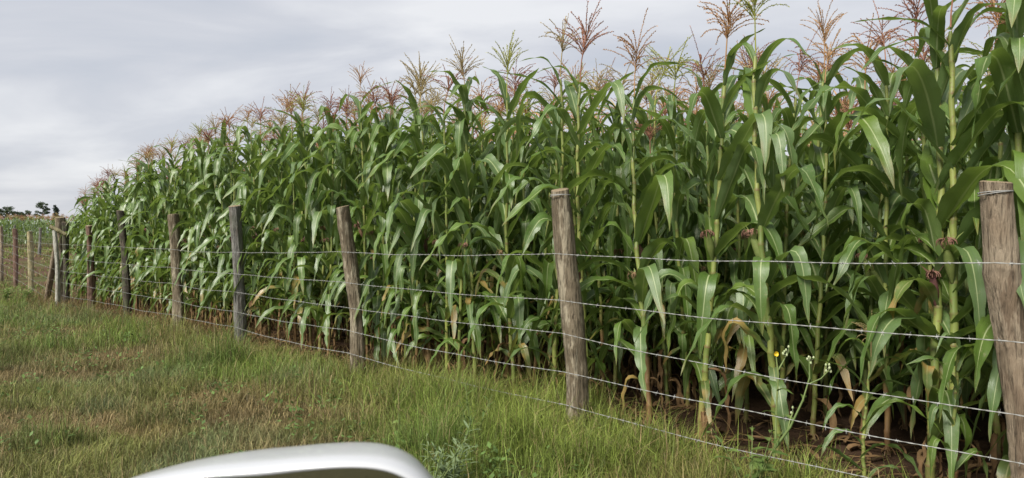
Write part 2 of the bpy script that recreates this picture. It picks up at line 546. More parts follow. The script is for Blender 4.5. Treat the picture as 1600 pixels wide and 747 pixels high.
M_WHITE = mat_principled('white_car_paint', (0.46, 0.47, 0.485), 0.30, 0.0, 0.4)
M_BLACK = mat_principled('black_plastic', (0.02, 0.02, 0.022), 0.5)
M_GLASS = mat_principled('mirror_glass', (0.55, 0.57, 0.58), 0.03, 1.0)

# ------------------------------------------------------------------ ground: one sheet to the horizon


def build_ground():
    def axis(fine0, fine1, step, far0, far1):
        a = list(np.arange(fine0, fine1 + 1e-6, step))
        s = step; x = fine1
        while x < far1:
            s *= 1.22; x += s; a.append(x)
        s = step; x = fine0
        while x > far0:
            s *= 1.22; x -= s; a.insert(0, x)
        return np.array(a)
    xs = axis(-19, 9, 0.11, -3500, 3500); ys = axis(0.5, 27, 0.11, -60, 4500)
    X, Y = np.meshgrid(xs, ys)
    Zg = ground_z(X, Y)
    V = np.stack([X, Y, Zg], -1).reshape(-1, 3)
    nx, ny = len(xs), len(ys)
    i = np.arange(ny - 1)[:, None] * nx; j = np.arange(nx - 1)[None]
    Q = np.stack([i + j, i + j + 1, i + nx + j + 1, i + nx + j], -1).reshape(-1, 4)
    x, y = V[:, 0], V[:, 1]
    s, q = along(x, y)
    soil = np.array([0.062, 0.038, 0.025]); thatch = np.array([0.075, 0.068, 0.028]); dirt = np.array([0.095, 0.060, 0.040]); far = np.array([0.07, 0.085, 0.03])
    w = sstep(-0.15, 0.35, q + (fbm(x * 2, y * 2, 9) - 0.5) * 0.8)
    beyond = sstep(6.15 * SPC, 6.6 * SPC, s)
    inf_ = w * (1 - beyond)
    c = thatch[None] * (1 - inf_)[:, None] + soil[None] * inf_[:, None]
    # open weedy soil beyond the corner
    b2 = sstep(-0.3, 0.4, q) * beyond
    mixw = fbm(x * 0.35, y * 0.7, 21)
    open_c = dirt[None] * (1 - sstep(0.52, 0.66, mixw))[:, None] + np.array([0.085, 0.10, 0.035])[None] * sstep(0.52, 0.66, mixw)[:, None]
    c = c * (1 - b2)[:, None] + open_c * b2[:, None]
    d = sstep(70, 140, np.hypot(x, y))
    c = c * (1 - d)[:, None] + far[None] * d[:, None]
    mb = MB(); mb.add(V, Q, None, None, c)
    o = obj('ground', mb.mesh('ground', [M_GROUND], True, False, True))
    tag(o, kind='structure')


build_ground()

# ------------------------------------------------------------------ fence


def post_mesh(name, base, top, r0, r1, mat, seed, sides=24, rings=44, bend=0.0, knots=2, flat_top=True):
    """an uneven round log between two points (world), built about its own base"""
    rg = np.random.default_rng(seed)
    base = np.asarray(base, float); top = np.asarray(top, float)
    ax = top - base; Lh = np.linalg.norm(ax); ax /= Lh
    ref = np.array([1.0, 0, 0]) if abs(ax[0]) < 0.8 else np.array([0, 1.0, 0])
    a = np.cross(ref, ax); a /= np.linalg.norm(a); b = np.cross(ax, a)
    th = np.arange(sides) / sides * 2 * np.pi
    V = []; UV = []
    ph = rg.uniform(0, 6.28, 6)
    kn = [(rg.uniform(0.2, 0.9), rg.uniform(0, 6.28)) for _ in range(knots)]
    for k in range(rings):
        t = k / (rings - 1)
        r = r0 + (r1 - r0) * t
        rr = r * (1 + 0.06 * np.sin(2 * th + ph[0] + t * 2) + 0.055 * np.sin(3 * th + ph[1] - t * 3) + 0.07 * np.sin(7 * t + ph[2]) + 0.035 * np.sin(17 * t + ph[5])
                  + 0.03 * np.sin(5 * th + ph[3] + 9 * t) + (rg.random(sides) - 0.5) * 0.06 + 0.07 * np.sin(9 * th + ph[2] + 2.5 * np.sin(4 * t + ph[3])) * np.sin(5 * t + ph[1]))
        for kt, ka in kn:
            rr = rr + r * 0.22 * np.exp(-((t - kt) * Lh / 0.05) ** 2 - ((np.angle(np.exp(1j * (th - ka)))) / 0.45) ** 2)
        # a drying crack
        for cr, wd in ((ph[4] - 0.4 * t, .16), (-1.9 + .3 * t, .13), (-1.1 - .2 * t, .12)):
            rr = rr - r * 0.17 * np.exp(-((np.angle(np.exp(1j * (th - cr)))) / wd) ** 2)
        off = b * (bend * math.sin(math.pi * t)) + (a * .8 + b * .35) * bend * math.sin(2 * math.pi * t)
        P = ax * (t * Lh) + off
        ring = P + rr[:, None] * (np.cos(th)[:, None] * a + np.sin(th)[:, None] * b)
        if k == rings - 1:
            ring = ring + ax * (0.012 * np.cos(th + ph[1]))[:, None]
        V.append(ring); UV.append(np.stack([th / 6.2832, np.full(sides, t)], -1))
    mb = MB()
    i = np.arange(rings - 1)[:, None] * sides; j = np.arange(sides)[None]; kx = ((np.arange(sides) + 1) % sides)[None]
    Q = np.stack([i + j, i + kx, i + sides + kx, i + sides + j], -1).reshape(-1, 4)
    mb.add(np.concatenate(V), Q, None, np.concatenate(UV))
    lastring = V[-1]
    inner = lastring.mean(0) + (lastring - lastring.mean(0)) * 0.9 + ax * 0.006
    cv = np.concatenate([lastring, inner, lastring.mean(0)[None] + ax * 0.007])
    tq = [(s, (s + 1) % sides, sides + (s + 1) % sides, sides + s) for s in range(sides)]
    tt = [(sides + s, sides + (s + 1) % sides, 2 * sides) for s in range(sides)]
    mb.add(cv, tq, tt, np.full((len(cv), 2), 2.0))
    return mb.mesh(name, [mat], True)


def wire_mesh(name, pts, rad=0.0016, barb_every=0.115, near=True, seed=0):
    """two twisted strands with four-point barbs"""
    rg = np.random.default_rng(seed)
    pts = np.asarray(pts, float)
    P = []
    for k in range(len(pts) - 1):
        a, b = pts[k], pts[k + 1]
        Ls = np.linalg.norm(b - a); n = max(4, int(Ls / (0.030 if near else 0.12)))
        t = np.linspace(0, 1, n, endpoint=(k == len(pts) - 2))
        seg = a + (b - a) * t[:, None]
        seg[:, 2] -= rg.uniform(0.006, 0.034) * 4 * t * (1 - t)
        seg[:, 2] += 0.004 * np.sin(t * rg.uniform(9, 22) + rg.uniform(0, 6)) * np.sin(np.pi * t)
        P.append(seg)
    P = np.concatenate(P)
    dist = np.concatenate([[0], np.cumsum(np.linalg.norm(np.diff(P, axis=0), axis=1))])
    mb = MB()
    side = np.array([INW[0], INW[1], 0.0]); up = np.array([0, 0, 1.0])
    if near:
        for s in (0, math.pi):
            th = dist / 0.055 * 2 * np.pi / 2 + s
            tube(mb, P + 0.0017 * (np.cos(th)[:, None] * side + np.sin(th)[:, None] * up), rad, 4)
    else:
        tube(mb, P, rad * 1.7, 4)
    d = rg.uniform(0.02, 0.1)
    while d < dist[-1] - 0.05:
        c = np.array([np.interp(d, dist, P[:, k]) for k in range(3)])
        T = np.array([np.interp(d + 0.01, dist, P[:, k]) for k in range(3)]) - c; T /= np.linalg.norm(T)
        # wraps
        tube(mb, [c - T * 0.007, c, c + T * 0.007], [0.0032, 0.0040, 0.0032], 5)
        if near:
            for e in range(2):
                ang = rg.uniform(0, 6.28)
                w = math.cos(ang) * side + math.sin(ang) * up + T * rg.uniform(-0.6, 0.6)
                tube(mb, [c - w * 0.016, c, c + w * 0.016], [0.0006, 0.0017, 0.0006], 3)
        d += barb_every * rg.uniform(0.85, 1.15)
    return mb.mesh(name, [M_WIRE], True, False)


# posts: n, top px, base px, radius base, radius top, material, bend, label
POSTS = [
    (1.155, (1553, 286), (1604, 775), 0.076, 0.060, M_POSTP, 0.022, 'pale log fence post with wire ring under its sawn top'),
    (2.0, (875, 297), (899, 668), 0.084, 0.070, M_POST, 0.030, 'grey brown log post with a knot and wire ring near its top'),
    (3.0, (535, 324), (558, 606), 0.084, 0.072, M_POST, 0.045, 'brown leaning fence post with a bowed middle'),
    (4.0, (367, 322), (376, 545), 0.082, 0.074, M_POSTG, 0.008, 'straight grey fence post with smooth sides'),
    (5.0, (271, 336), (279, 516), 0.094, 0.088, M_POST, 0.010, 'thick dark brown fence post with flaking bark'),
    (6.0, (188, 330), (199, 502), 0.076, 0.070, M_POSTD, 0.03, 'thin dark fence post leaning to one side'),
    (7.0, (139, 353), (142, 492), 0.084, 0.078, M_POSTR, 0.02, 'short red brown post next to the corner posts'),
]
WIRE_N = [-0.2, 1.155, 2.0, 3.0, 4.0, 5.0, 6.0, 7.0, 8.0]
WIRE_DROP = np.array([
    [.13, .47, .80, 1.02, 1.22, 1.37],
    [.132, .476, .80, 1.015, 1.22, 1.38],
    [.151, .49, .731, 1.014, 1.255, 1.44],
    [.20, .525, .794, 1.036, 1.284, 1.53],
    [.272, .572, .827, 1.105, 1.326, 1.553],
    [.28, .60, .88, 1.17, 1.43, 1.64],
    [.285, .63, .935, 1.235, 1.53, 1.74],
    [.29, .66, .99, 1.30, 1.62, 1.84],
    [.30, .69, 1.03, 1.35, 1.69, 1.93]])

FENCES = {}


def post_axis(n, top, base):
    Y = f_xy(n)[1]
    b = px_at(base[0], base[1], Y); t = px_at(top[0], top[1], Y)
    g = gz(b[0], b[1]) - 0.06
    k = (b[2] - g) / (t[2] - b[2])
    b = b - (t - b) * k
    return b, t


def build_fence():
    root = obj('barbed_wire_fence', None, None, (P2[0], P2[1], gz(*P2)))
    tag(root, 'barbed wire fence on weathered log posts along the edge of the tall maize', 'fence')
    o0 = np.array(root.location)
    axes = {}
    allp = []
    pb = f_xy(-0.2)
    allp.append((-0.2, None, None, 0.07, 0.06, M_POST, 0.01, 'log fence post past the pale post with the wire ring'))
    for p in POSTS: allp.append(p)
    for k, (n, top, base, r0, r1, mat, bend, lab) in enumerate(allp):
        if top is None:
            b = np.array([pb[0], pb[1], gz(*pb) - 0.06]); t = b + np.array([-0.04, 0.0, 1.85])
        else:
            b, t = post_axis(n, top, base)
        axes[n] = (b, t, r0, r1)
        o = obj('post', post_mesh('post', b, t, r0, r1, mat, 50 + k, bend=bend), root, b - o0)
        o['label'] = lab
        if n in (1.155, 2.0):
            ax = (t - b) / np.linalg.norm(t - b)
            c = t - ax * (0.045 if n > 1.5 else 0.048) - b
            th = np.linspace(0, 2 * np.pi, 28)
            a1 = np.cross(ax, [0, 1, 0]); a1 /= np.linalg.norm(a1); a2 = np.cross(ax, a1)
            mbr = MB()
            for kk in range(2):
                rr = r1 * 1.09
                tube(mbr, c + ax * (0.006 * kk + 0.006 * np.sin(th + kk))[:, None] + rr * (np.cos(th)[:, None] * a1 + np.sin(th)[:, None] * a2), 0.0024, 5)
            obj('wire_ring', mbr.mesh('wire_ring', [M_WIRE], True, False), o)
    # corner cluster
    cy = f_xy(8.0)[1]

    def stick(name, base, top, Y0, Y1, r0, r1, mat, seed, lab, bend=0.01, to_ground=True):
        b = px_at(base[0], base[1], Y0); t = px_at(top[0], top[1], Y1)
        if to_ground:
            g = gz(b[0], b[1]) - 0.05; b[2] = min(b[2], g)
        o = obj(name, post_mesh(name, b, t, r0, r1, mat, seed, bend=bend, rings=16), root, b - o0)
        o['label'] = lab
        return o
    stick('post', (95, 472), (94, 340), cy + 0.25, cy + 0.25, 0.135, 0.125, M_POST, 71, 'thick brown corner post with rough bark')
    stick('post', (103, 474), (102, 348), cy + 0.05, cy + 0.05, 0.085, 0.078, M_POSTD, 72, 'nearly black post against the thick corner post')
    stick('pole', (90, 482), (85, 358), cy - 0.45, cy - 0.33, 0.058, 0.05, M_POSTW, 73, 'whitish thin pole holding up the short tan crossbar', 0.03)
    stick('brace', (71, 462), (89, 368), cy + 0.9, cy + 0.25, 0.085, 0.075, M_POSTP, 74, 'slanting log brace propping the thick corner post', 0.02)
    stick('crossbar', (77, 353.5), (103, 367), cy - 0.40, cy - 0.18, 0.055, 0.052, M_POSTY, 75, 'short tan log nailed across the whitish pole top', 0.0, False)
    # wires
    for w in range(6):
        pts = []
        for n, row in zip(WIRE_N, WIRE_DROP):
            z = CAM_Z - row[w]
            if n in axes:
                b, t, r0, r1 = axes[n]
                k = (z - b[2]) / (t[2] - b[2])
                p = b + (t - b) * k
                # nailed to the verge side of the post
                p[:2] = p[:2] - INW * (r0 + 0.004)
                p[2] = z
            else:
                q = f_xy(n); p = np.array([q[0], q[1], z]); p[:2] -= INW * 0.11
            pts.append(p)
        pts = np.array(pts) - o0
        o = obj('wire', wire_mesh('wire', pts, near=True, seed=80 + w), root)
        if w == 0: o['label'] = 'topmost strand of barbed wire on the fence'
        if w == 5: o['label'] = 'lowest strand of barbed wire, half hidden in the grass'
    # short stays from the corner to the whitish pole
    return root


build_fence()


def build_far_fences():
    # the same line goes on past the corner
    specs = [(9.58, (46, 362), (48, 466), 0.085, M_POSTY, 'greenish tan post of the fence past the corner'),
             (10.85, (23, 358), (24, 457), 0.08, M_POSTR, 'red brown post of the fence past the corner'),
             (12.2, (1, 354), (1, 446), 0.085, M_POSTP, 'pale post of the fence past the corner'),
             (13.5, (-16, 356), (-17, 440), 0.085, M_POST, 'brown post of the fence past the corner')]
    b0 = f_xy(9.58)
    root = obj('barbed_wire_fence', None, None, (b0[0], b0[1], gz(*b0)))
    tag(root, 'wire fence crossing the weedy open ground past the corner posts', 'fence')
    o0 = np.array(root.location)
    line = []
    for k, (n, top, base, r, mat, lab) in enumerate(specs):
        Y = f_xy(n)[1]
        b = px_at(base[0], base[1], Y); t = px_at(top[0], top[1], Y)
        b[2] = gz(b[0], b[1]) - 0.05
        o = obj('post', post_mesh('post', b, t, r, r * 0.93, mat, 90 + k, bend=0.02, rings=14, sides=12), root, b - o0)
        o['label'] = lab
        line.append((b, t))
    c8 = f_xy(8.0)
    for w in range(6):
        pts = [np.array([c8[0] - INW[0] * 0.1, c8[1] - INW[1] * 0.1, CAM_Z - WIRE_DROP[8][w]])]
        for b, t in line:
            h = t[2] - 0.3 - w * 0.30
            p = np.array([b[0], b[1], h]); p[:2] -= INW * 0.09
            pts.append(p)
        obj('wire', wire_mesh('wire', np.array(pts) - o0, near=False, barb_every=0.14, seed=120 + w), root)
    # pale posts at the edge of the far maize
    root = obj('wire_fence', None, None, (px_at(62, 400, 45)[0], 45.0, gz(px_at(62, 400, 45)[0], 45)))
    tag(root, 'thin pale posts with wire before the distant maize', 'fence')
    o0 = np.array(root.location); tops = []
    for k, (px, Y, ty, r) in enumerate([(22, 46.5, 352, 0.07), (62, 45, 356, 0.095), (100, 43.5, 357, 0.08), (-25, 48, 352, 0.08)]):
        b = px_at(px - 1, 400, Y); b[2] = gz(b[0], b[1]) - 0.05; t = px_at(px + 1, ty, Y)
        obj('post', post_mesh('post', b, t, r, r * 0.9, M_POSTG, 140 + k, bend=0.02, rings=8, sides=8), root, b - o0)
        tops.append((px, b, t))
    tops.sort(key=lambda q: q[0])
    for w in range(4):
        pts = [np.array([b[0], b[1] - 0.1, t[2] - 0.25 - 0.38 * w]) for _, b, t in tops]
        obj('wire', wire_mesh('wire', np.array(pts) - o0, rad=0.0016, near=False, barb_every=0.6, seed=160 + w), root)


build_far_fences()

# ------------------------------------------------------------------ maize: a library of leaves, stalks, tassels, ears


def leaf_arrays(Ln, W, p0, p1, sb, sharp, twist, sway, fold, wav, rg, nseg=15, across=4, kink=0.0):
    s = np.linspace(0, 1, nseg + 1)
    sig = 1 / (1 + np.exp(-(s - sb) * sharp))
    sig = (sig - sig[0]) / (sig[-1] - sig[0])
    phi = p0 + (p1 - p0) * sig + kink * np.sin(s * 7 + rg.uniform(0, 6)) * s
    psi = sway * s ** 1.6
    T = np.stack([np.cos(phi) * np.cos(psi), np.cos(phi) * np.sin(psi), np.sin(phi)], -1)
    P = np.concatenate([[[0, 0, 0]], np.cumsum((T[1:] + T[:-1]) / 2 * (Ln / nseg), axis=0)])
    B = np.stack([-np.sin(psi), np.cos(psi), np.zeros_like(psi)], -1)
    Nn = np.cross(T, B)
    tw = twist * s ** 1.4
    B2 = B * np.cos(tw)[:, None] + Nn * np.sin(tw)[:, None]
    N2 = Nn * np.cos(tw)[:, None] - B * np.sin(tw)[:, None]
    w = W * (0.50 + 0.50 * sstep(0, 0.22, s)) * np.clip(1 - s ** 2.7, 0, 1) ** 0.9
    w[-1] = 0.0015
    tl, tr_ = np.ones(nseg + 1), np.ones(nseg + 1)
    for tt in (tl, tr_):
        tt *= rg.uniform(.9, 1.06, nseg + 1)
        for _ in range(rg.integers(0, 3)):
            tt[rg.integers(3, nseg)] *= rg.uniform(.55, .8)
    fl = fold * (1 - 0.65 * sstep(0.0, 0.5, s)) + 0.08
    u = np.linspace(-1, 1, across + 1)
    phs = rg.uniform(0, 6.28, 2); fr = rg.uniform(4.5, 8.0, 2)
    V = np.zeros((nseg + 1, across + 1, 3)); UV = np.zeros((nseg + 1, across + 1, 2))
    for k, uu in enumerate(u):
        sd_ = 0 if uu < 0 else 1
        wave = wav * abs(uu) ** 1.5 * np.sin(2 * np.pi * fr[sd_] * s * Ln + phs[sd_]) * np.sin(np.pi * np.clip(s, 0, 1)) ** 0.6
        wk = w * (tl if uu < 0 else tr_ if uu > 0 else 1.0)
        V[:, k] = P + B2 * (uu * wk / 2)[:, None] + N2 * (abs(uu) * w / 2 * fl + wave)[:, None]
        UV[:, k, 0] = (uu + 1) / 2; UV[:, k, 1] = s
    n1 = across + 1
    i = np.arange(nseg)[:, None] * n1; j = np.arange(across)[None]
    Q = np.stack([i + j, i + n1 + j, i + n1 + j + 1, i + j + 1], -1).reshape(-1, 4)
    return V.reshape(-1, 3), Q, UV.reshape(-1, 2)


def leaf_params(kind, rg):
    U = rg.uniform
    if kind == 'up':
        return dict(Ln=U(.48, .74), W=U(.066, .098), p0=R(U(54, 80)), p1=R(U(-86, 25)), sb=U(.32, .6), sharp=U(7, 16), twist=U(-.7, .7), sway=U(-.4, .4), fold=U(.35, .6), wav=U(.004, .009))
    if kind == 'mid':
        return dict(Ln=U(.68, 1.0), W=U(.090, .132), p0=R(U(44, 76)), p1=R(U(-89, -42)), sb=U(.28, .66), sharp=U(7, 34), twist=U(-1.4, 1.4), sway=U(-.7, .7), fold=U(.3, .6), wav=U(.007, .018), kink=0.14)
    if kind == 'low':
        return dict(Ln=U(.58, .9), W=U(.080, .114), p0=R(U(28, 66)), p1=R(U(-88, -42)), sb=U(.22, .58), sharp=U(8, 26), twist=U(-1.3, 1.3), sway=U(-.6, .6), fold=U(.25, .5), wav=U(.006, .014), kink=0.15)
    return dict(Ln=U(.35, .60), W=U(.028, .055), p0=R(U(-10, 35)), p1=R(-89), sb=U(.10, .25), sharp=U(10, 18), twist=U(-3.5, 3.5), sway=U(-.8, .8), fold=U(.8, 1.3), wav=U(.008, .016), kink=0.35)


KINDS = {'up': 12, 'mid': 22, 'low': 12, 'dry': 8}
LEAF_HI = {}; LEAF_LO = {}
for kd, cnt in KINDS.items():
    LEAF_HI[kd] = []; LEAF_LO[kd] = []
    for i in range(cnt):
        rg = np.random.default_rng(1000 + i + 50 * list(KINDS).index(kd))
        pr = leaf_params(kd, rg)
        st = rg.bit_generator.state
        v, q, uv = leaf_arrays(**pr, rg=rg, nseg=20, across=4)
        mb = MB(); mb.add(v, q, None, uv)
        ms = {'leaf': mb.mesh('leaf', [M_LEAF if kd != 'dry' else M_DRY])}
        if kd == 'low':
            m2 = ms['leaf'].copy(); m2.materials.clear(); m2.materials.append(M_OLDLEAF); ms['old'] = m2
        LEAF_HI[kd].append(ms)
        rg.bit_generator.state = st
        LEAF_LO[kd].append(leaf_arrays(**pr, rg=rg, nseg=9, across=2))


def stalk_arrays(seed, sides=8, H=2.6, detail=True):
    rg = np.random.default_rng(seed)
    nn = 15
    zs, rs = [], []
    for k in range(nn):
        z0 = H * k / nn; z1 = H * (k + 1) / nn
        r = 0.0178 * (1 - 0.52 * (k / nn) ** 1.1)
        if detail:
            zs += [z0, z0 + 0.010, z0 + 0.022, z0 + (z1 - z0) * 0.8]; rs += [r * 1.18, r * 1.26, r * 1.0, r * 1.1]
        else:
            if k % 3 == 0:
                zs.append(z0); rs.append(r * 1.08)
    zs.append(H); rs.append(0.006)
    zs = np.array(zs); rs = np.array(rs)
    ph = rg.uniform(0, 6.28, 4); am = rg.uniform(0.005, 0.028)
    x = am * (np.sin(zs * 1.9 + ph[0]) - math.sin(ph[0])) + 0.004 * np.sin(zs / H * nn * math.pi + ph[2])
    y = am * (np.sin(zs * 1.5 + ph[1]) - math.sin(ph[1]))
    P = np.stack([x, y, zs], -1)
    mb = MB(); tube(mb, P, rs, sides)
    v, q, t, uv = mb.arrays()
    uv = uv.copy(); uv[:, 1] = np.clip(v[:, 2] / H, 0, 1)
    return v, q, uv, P


STALK_HI = []; STALK_LO = []
for i in range(6):
    v, q, uv, P = stalk_arrays(300 + i)
    mb = MB(); mb.add(v, q, None, uv)
    rr = np.random.default_rng(i)
    for b in range(7):
        a_ = b * .9 + rr.uniform(-.2, .2); c_, s_ = math.cos(a_), math.sin(a_)
        tube(mb, [[.012 * c_, .012 * s_, .08], [.035 * c_, .035 * s_, .055], [.06 * c_, .06 * s_, -.03]], [.004, .0035, .0025], 4, (0, .01))
    STALK_HI.append((mb.mesh('stalk', [M_STALK]), P))
    v, q, uv, P = stalk_arrays(300 + i, 4, detail=False)
    STALK_LO.append((v, q, uv, P))


def tassel_arrays(seed, lo=False):
    rg = np.random.default_rng(seed)
    mb = MB()
    Lc = rg.uniform(.24, .36)
    nb = rg.integers(16, 30) if not lo else rg.integers(14, 22)
    openness = rg.uniform(0.35, 1.5)

    def branch(P, r, spk):
        n = len(P)
        if lo:
            d = np.diff(P, axis=0); d = np.concatenate([d, d[-1:]])
            sdv = np.cross(d, rg.normal(size=3)); sdv /= np.linalg.norm(sdv, axis=1)[:, None] + 1e-9
            w = np.linspace(0.0080, 0.0045, n)[:, None]
            V = np.concatenate([P - sdv * w, P + sdv * w])
            mb.add(V, [(k, k + 1, n + k + 1, n + k) for k in range(n - 1)])
            return
        tube(mb, P, np.linspace(r, r * 0.5, n), 3)
        seg = np.concatenate([[0], np.cumsum(np.linalg.norm(np.diff(P, axis=0), axis=1))])
        m = int(seg[-1] / 0.006)
        for e in range(m):
            dd = (e + rg.random()) / m * seg[-1]
            if dd < 0.02 and spk: continue
            c = np.array([np.interp(dd, seg, P[:, k]) for k in range(3)])
            T = np.array([np.interp(dd + 0.004, seg, P[:, k]) for k in range(3)]) - c; T /= np.linalg.norm(T) + 1e-9
            o = np.cross(T, rg.normal(size=3)); o /= np.linalg.norm(o) + 1e-9
            dr = T * 0.8 + o * 0.55; sd2 = np.cross(T, o) * 0.0038
            Ls = rg.uniform(.010, .016)
            mb.add(np.array([c, c + dr * Ls * .5 + sd2, c + dr * Ls, c + dr * Ls * .5 - sd2]), [(0, 1, 2, 3)])
    base = 0.19
    tilt = rg.normal(0, 0.16, 2)
    zc = np.linspace(0, base + Lc, 9)
    C = np.stack([tilt[0] * zc * zc * 3, tilt[1] * zc * zc * 3, zc], -1)
    tube(mb, C[:4], np.linspace(0.0045, 0.0035, 4), 4)
    branch(C[3:], 0.0028, False)
    for b in range(nb):
        zb = base * 0.82 + rg.random() ** 1.3 * Lc * 0.42
        az = b * 2.4 + rg.uniform(-.5, .5)
        Lb = rg.uniform(.15, .27) * (1 - 0.35 * (zb - base) / Lc)
        e0 = R(rg.uniform(58, 80)); e1 = e0 - openness * R(rg.uniform(20, 110))
        n = 7 if not lo else 4
        s = np.linspace(0, 1, n); ph = e0 + (e1 - e0) * s
        T = np.stack([np.cos(ph) * math.cos(az), np.cos(ph) * math.sin(az), np.sin(ph)], -1)
        o = np.array([np.interp(zb, zc, C[:, k]) for k in range(3)])
        P = o + np.concatenate([[[0, 0, 0]], np.cumsum(T[1:] * (Lb / (n - 1)), axis=0)])
        branch(P, 0.0024, True)
    return mb


TAS_HI = []; TAS_LO = []
for i in range(12):
    mb = tassel_arrays(500 + i)
    me = mb.mesh('tassel', [M_TAS[0]], True, False)
    var = []
    for c in range(4):
        m2 = me.copy(); m2.materials.clear(); m2.materials.append(M_TAS[c]); var.append(m2)
    TAS_HI.append(var)
    TAS_LO.append(tassel_arrays(500 + i, True).arrays())


def ear_arrays(seed):
    rg = np.random.default_rng(seed)
    Le = rg.uniform(.20, .27); mb = MB()
    s = np.linspace(0, 1, 10)
    rad = 0.027 * np.array([.30, .55, .80, .95, 1.0, .98, .88, .70, .48, .22])
    P = np.stack([0.02 * s ** 2, np.zeros(10), s * Le], -1)
    tube(mb, P, rad, 9)
    # loose husk tips
    for k in range(4):
        az = k * 1.6 + rg.uniform(-.3, .3)
        v, q, uv = leaf_arrays(rg.uniform(.09, .16), 0.028, R(78), R(rg.uniform(20, 70)), .5, 6, .4, .2, .6, .002, rg, 4, 2)
        ca, sa = math.cos(az), math.sin(az)
        v = np.stack([v[:, 0] * ca - v[:, 1] * sa, v[:, 0] * sa + v[:, 1] * ca, v[:, 2]], -1) + P[6] + np.array([ca, sa, 0]) * 0.016
        mb.add(v, q, None, uv)
    tip = P[-1]
    mb2 = MB()
    for k in range(30):
        az = rg.uniform(0, 6.28); L2 = rg.uniform(.06, .13); e0 = R(rg.uniform(60, 88)); e1 = R(rg.uniform(-170, -60))
        s4 = np.linspace(0, 1, 6); ph = e0 + (e1 - e0) * s4
        T = np.stack([np.cos(ph) * math.cos(az), np.cos(ph) * math.sin(az), np.sin(ph)], -1)
        Q_ = tip + np.concatenate([[[0, 0, 0]], np.cumsum(T[1:] * L2 / 7, axis=0)]) - np.array([0, 0, .012])
        tube(mb2, Q_, 0.0024, 3)
    return mb, mb2


EARS = []
for i in range(4):
    a, b = ear_arrays(700 + i)
    EARS.append((a.mesh('ear', [M_HUSK if i != 3 else M_HUSKP]), b.mesh('silk', [M_SILK if i != 2 else M_SILKB], True, False), a.arrays(), b.arrays()))

STALK_H = 2.6
OPEN_AZ = math.atan2(-INW[1], -INW[0])


def plan_plant(rg, H, has_tassel=True, ear=None, thin=1.0, dense=1.0, front=False):
    """what one maize plant is made of: a list of (kind, variant, location, azimuth, scale)"""
    k = H / STALK_H
    st = int(rg.integers(0, 6))
    P = STALK_HI[st][1] * np.array([1, 1, k])

    def at(z):
        return np.array([np.interp(z, P[:, 2], P[:, c]) for c in range(3)])
    parts = []
    plane = rg.uniform(0, math.pi)
    z = rg.uniform(.14, .28); i = 0
    while z < H - 0.02:
        f = z / H
        az = plane + (i % 2) * math.pi + rg.normal(0, .38)
        if front and f < 0.5 and rg.random() < 0.35:
            az = OPEN_AZ + rg.normal(0, 1.1)          # leaves reach into the open light of the verge
        if f < 0.10:
            for _ in range(2):
                if rg.random() < 0.62:
                    parts.append(('dry', int(rg.integers(0, 8)), at(z), az + rg.normal(0, 1.2), rg.uniform(.55, .95)))
        elif f < 0.22:
            r = rg.random()
            if r < 0.18: parts.append(('dry', int(rg.integers(0, 8)), at(z), az, rg.uniform(.8, 1.15)))
            elif r < 0.42: parts.append(('old', int(rg.integers(0, 12)), at(z), az, rg.uniform(.7, .95)))
            else: parts.append(('low', int(rg.integers(0, 12)), at(z), az, rg.uniform(.85, 1.2)))
        elif f < 0.40:
            if rg.random() < 0.10: parts.append(('old', int(rg.integers(0, 12)), at(z), az, rg.uniform(.8, 1.0)))
            else: parts.append(('low', int(rg.integers(0, 12)), at(z), az, rg.uniform(.95, 1.3)))
        elif f < 0.84:
            parts.append(('mid', int(rg.integers(0, 22)), at(z), az, rg.uniform(.88, 1.16) * thin))
        else:
            parts.append(('up', int(rg.integers(0, 12)), at(z), az, rg.uniform(.85, 1.1) * thin))
        z += rg.uniform(.125, .180) * (.58 if f < .42 else 1.0 if f < .8 else .74) / dense
        i += 1
    tas = None
    if has_tassel:
        tas = (int(rg.integers(0, 12)), at(H - 0.01), rg.uniform(0, 6.28), rg.uniform(.9, 1.35))
    ears = []
    if ear is None: ear = rg.random() < (0.8 if front else 0.45)
    if ear:
        ze = H * rg.uniform(.38, .52)
        ears.append((int(rg.integers(0, 4)), at(ze), OPEN_AZ + rg.normal(0, .9) if front else rg.uniform(0, 6.28), R(rg.uniform(10, 26)), rg.uniform(.8, 1.08)))
    return dict(stalk=(st, k), leaves=parts, tassel=tas, ears=ears)


# plants in rows parallel to the fence
ROW0, ROWD = 0.55, 0.72
S_CORNER = 6.12 * SPC


def row_point(r, s):
    q = ROW0 + ROWD * r
    return P2 + DIR * s + INW * q


def s_for_px(px, q):
    # distance along a row at which it is seen at picture column px
    k = (px - 800) / F_PX
    a = P2 + INW * q
    return (k * a[1] - a[0]) / (DIR[0] - k * DIR[1])


plants = []   # (row, s, x, y)
NEAR_PX = [1800, 1700, 1596, 1484, 1456, 1213, 1096, 1016, 918, 866, 806, 742]
rgp = np.random.default_rng(77)
NROWS = 17
for r in range(NROWS):
    q = ROW0 + ROWD * r
    s = -9.0 - r * 0.6
    if r == 0:
        for px in NEAR_PX:
            plants.append((0, s_for_px(px, q)))
        s = plants[-1][1] + 0.27
    if r == 0:
        plants += [(0, s_for_px(1950, q)), (0, s_for_px(2150, q))]
    while s < S_CORNER + rgp.uniform(-.1, .2):
        if rgp.random() > 0.04:
            plants.append((r, s))
        s += rgp.uniform(.20, .31)
info = []
for (r, s) in plants:
    p = row_point(r, s) + rgp.normal(0, .035, 2) * (1 if r else 0.3)
    x, y = p
    if y < 0.6: continue
    px = 800 + F_PX * x / y
    if px > 1600 + 1500 or px < -200: continue
    info.append((r, s, x, y, px))
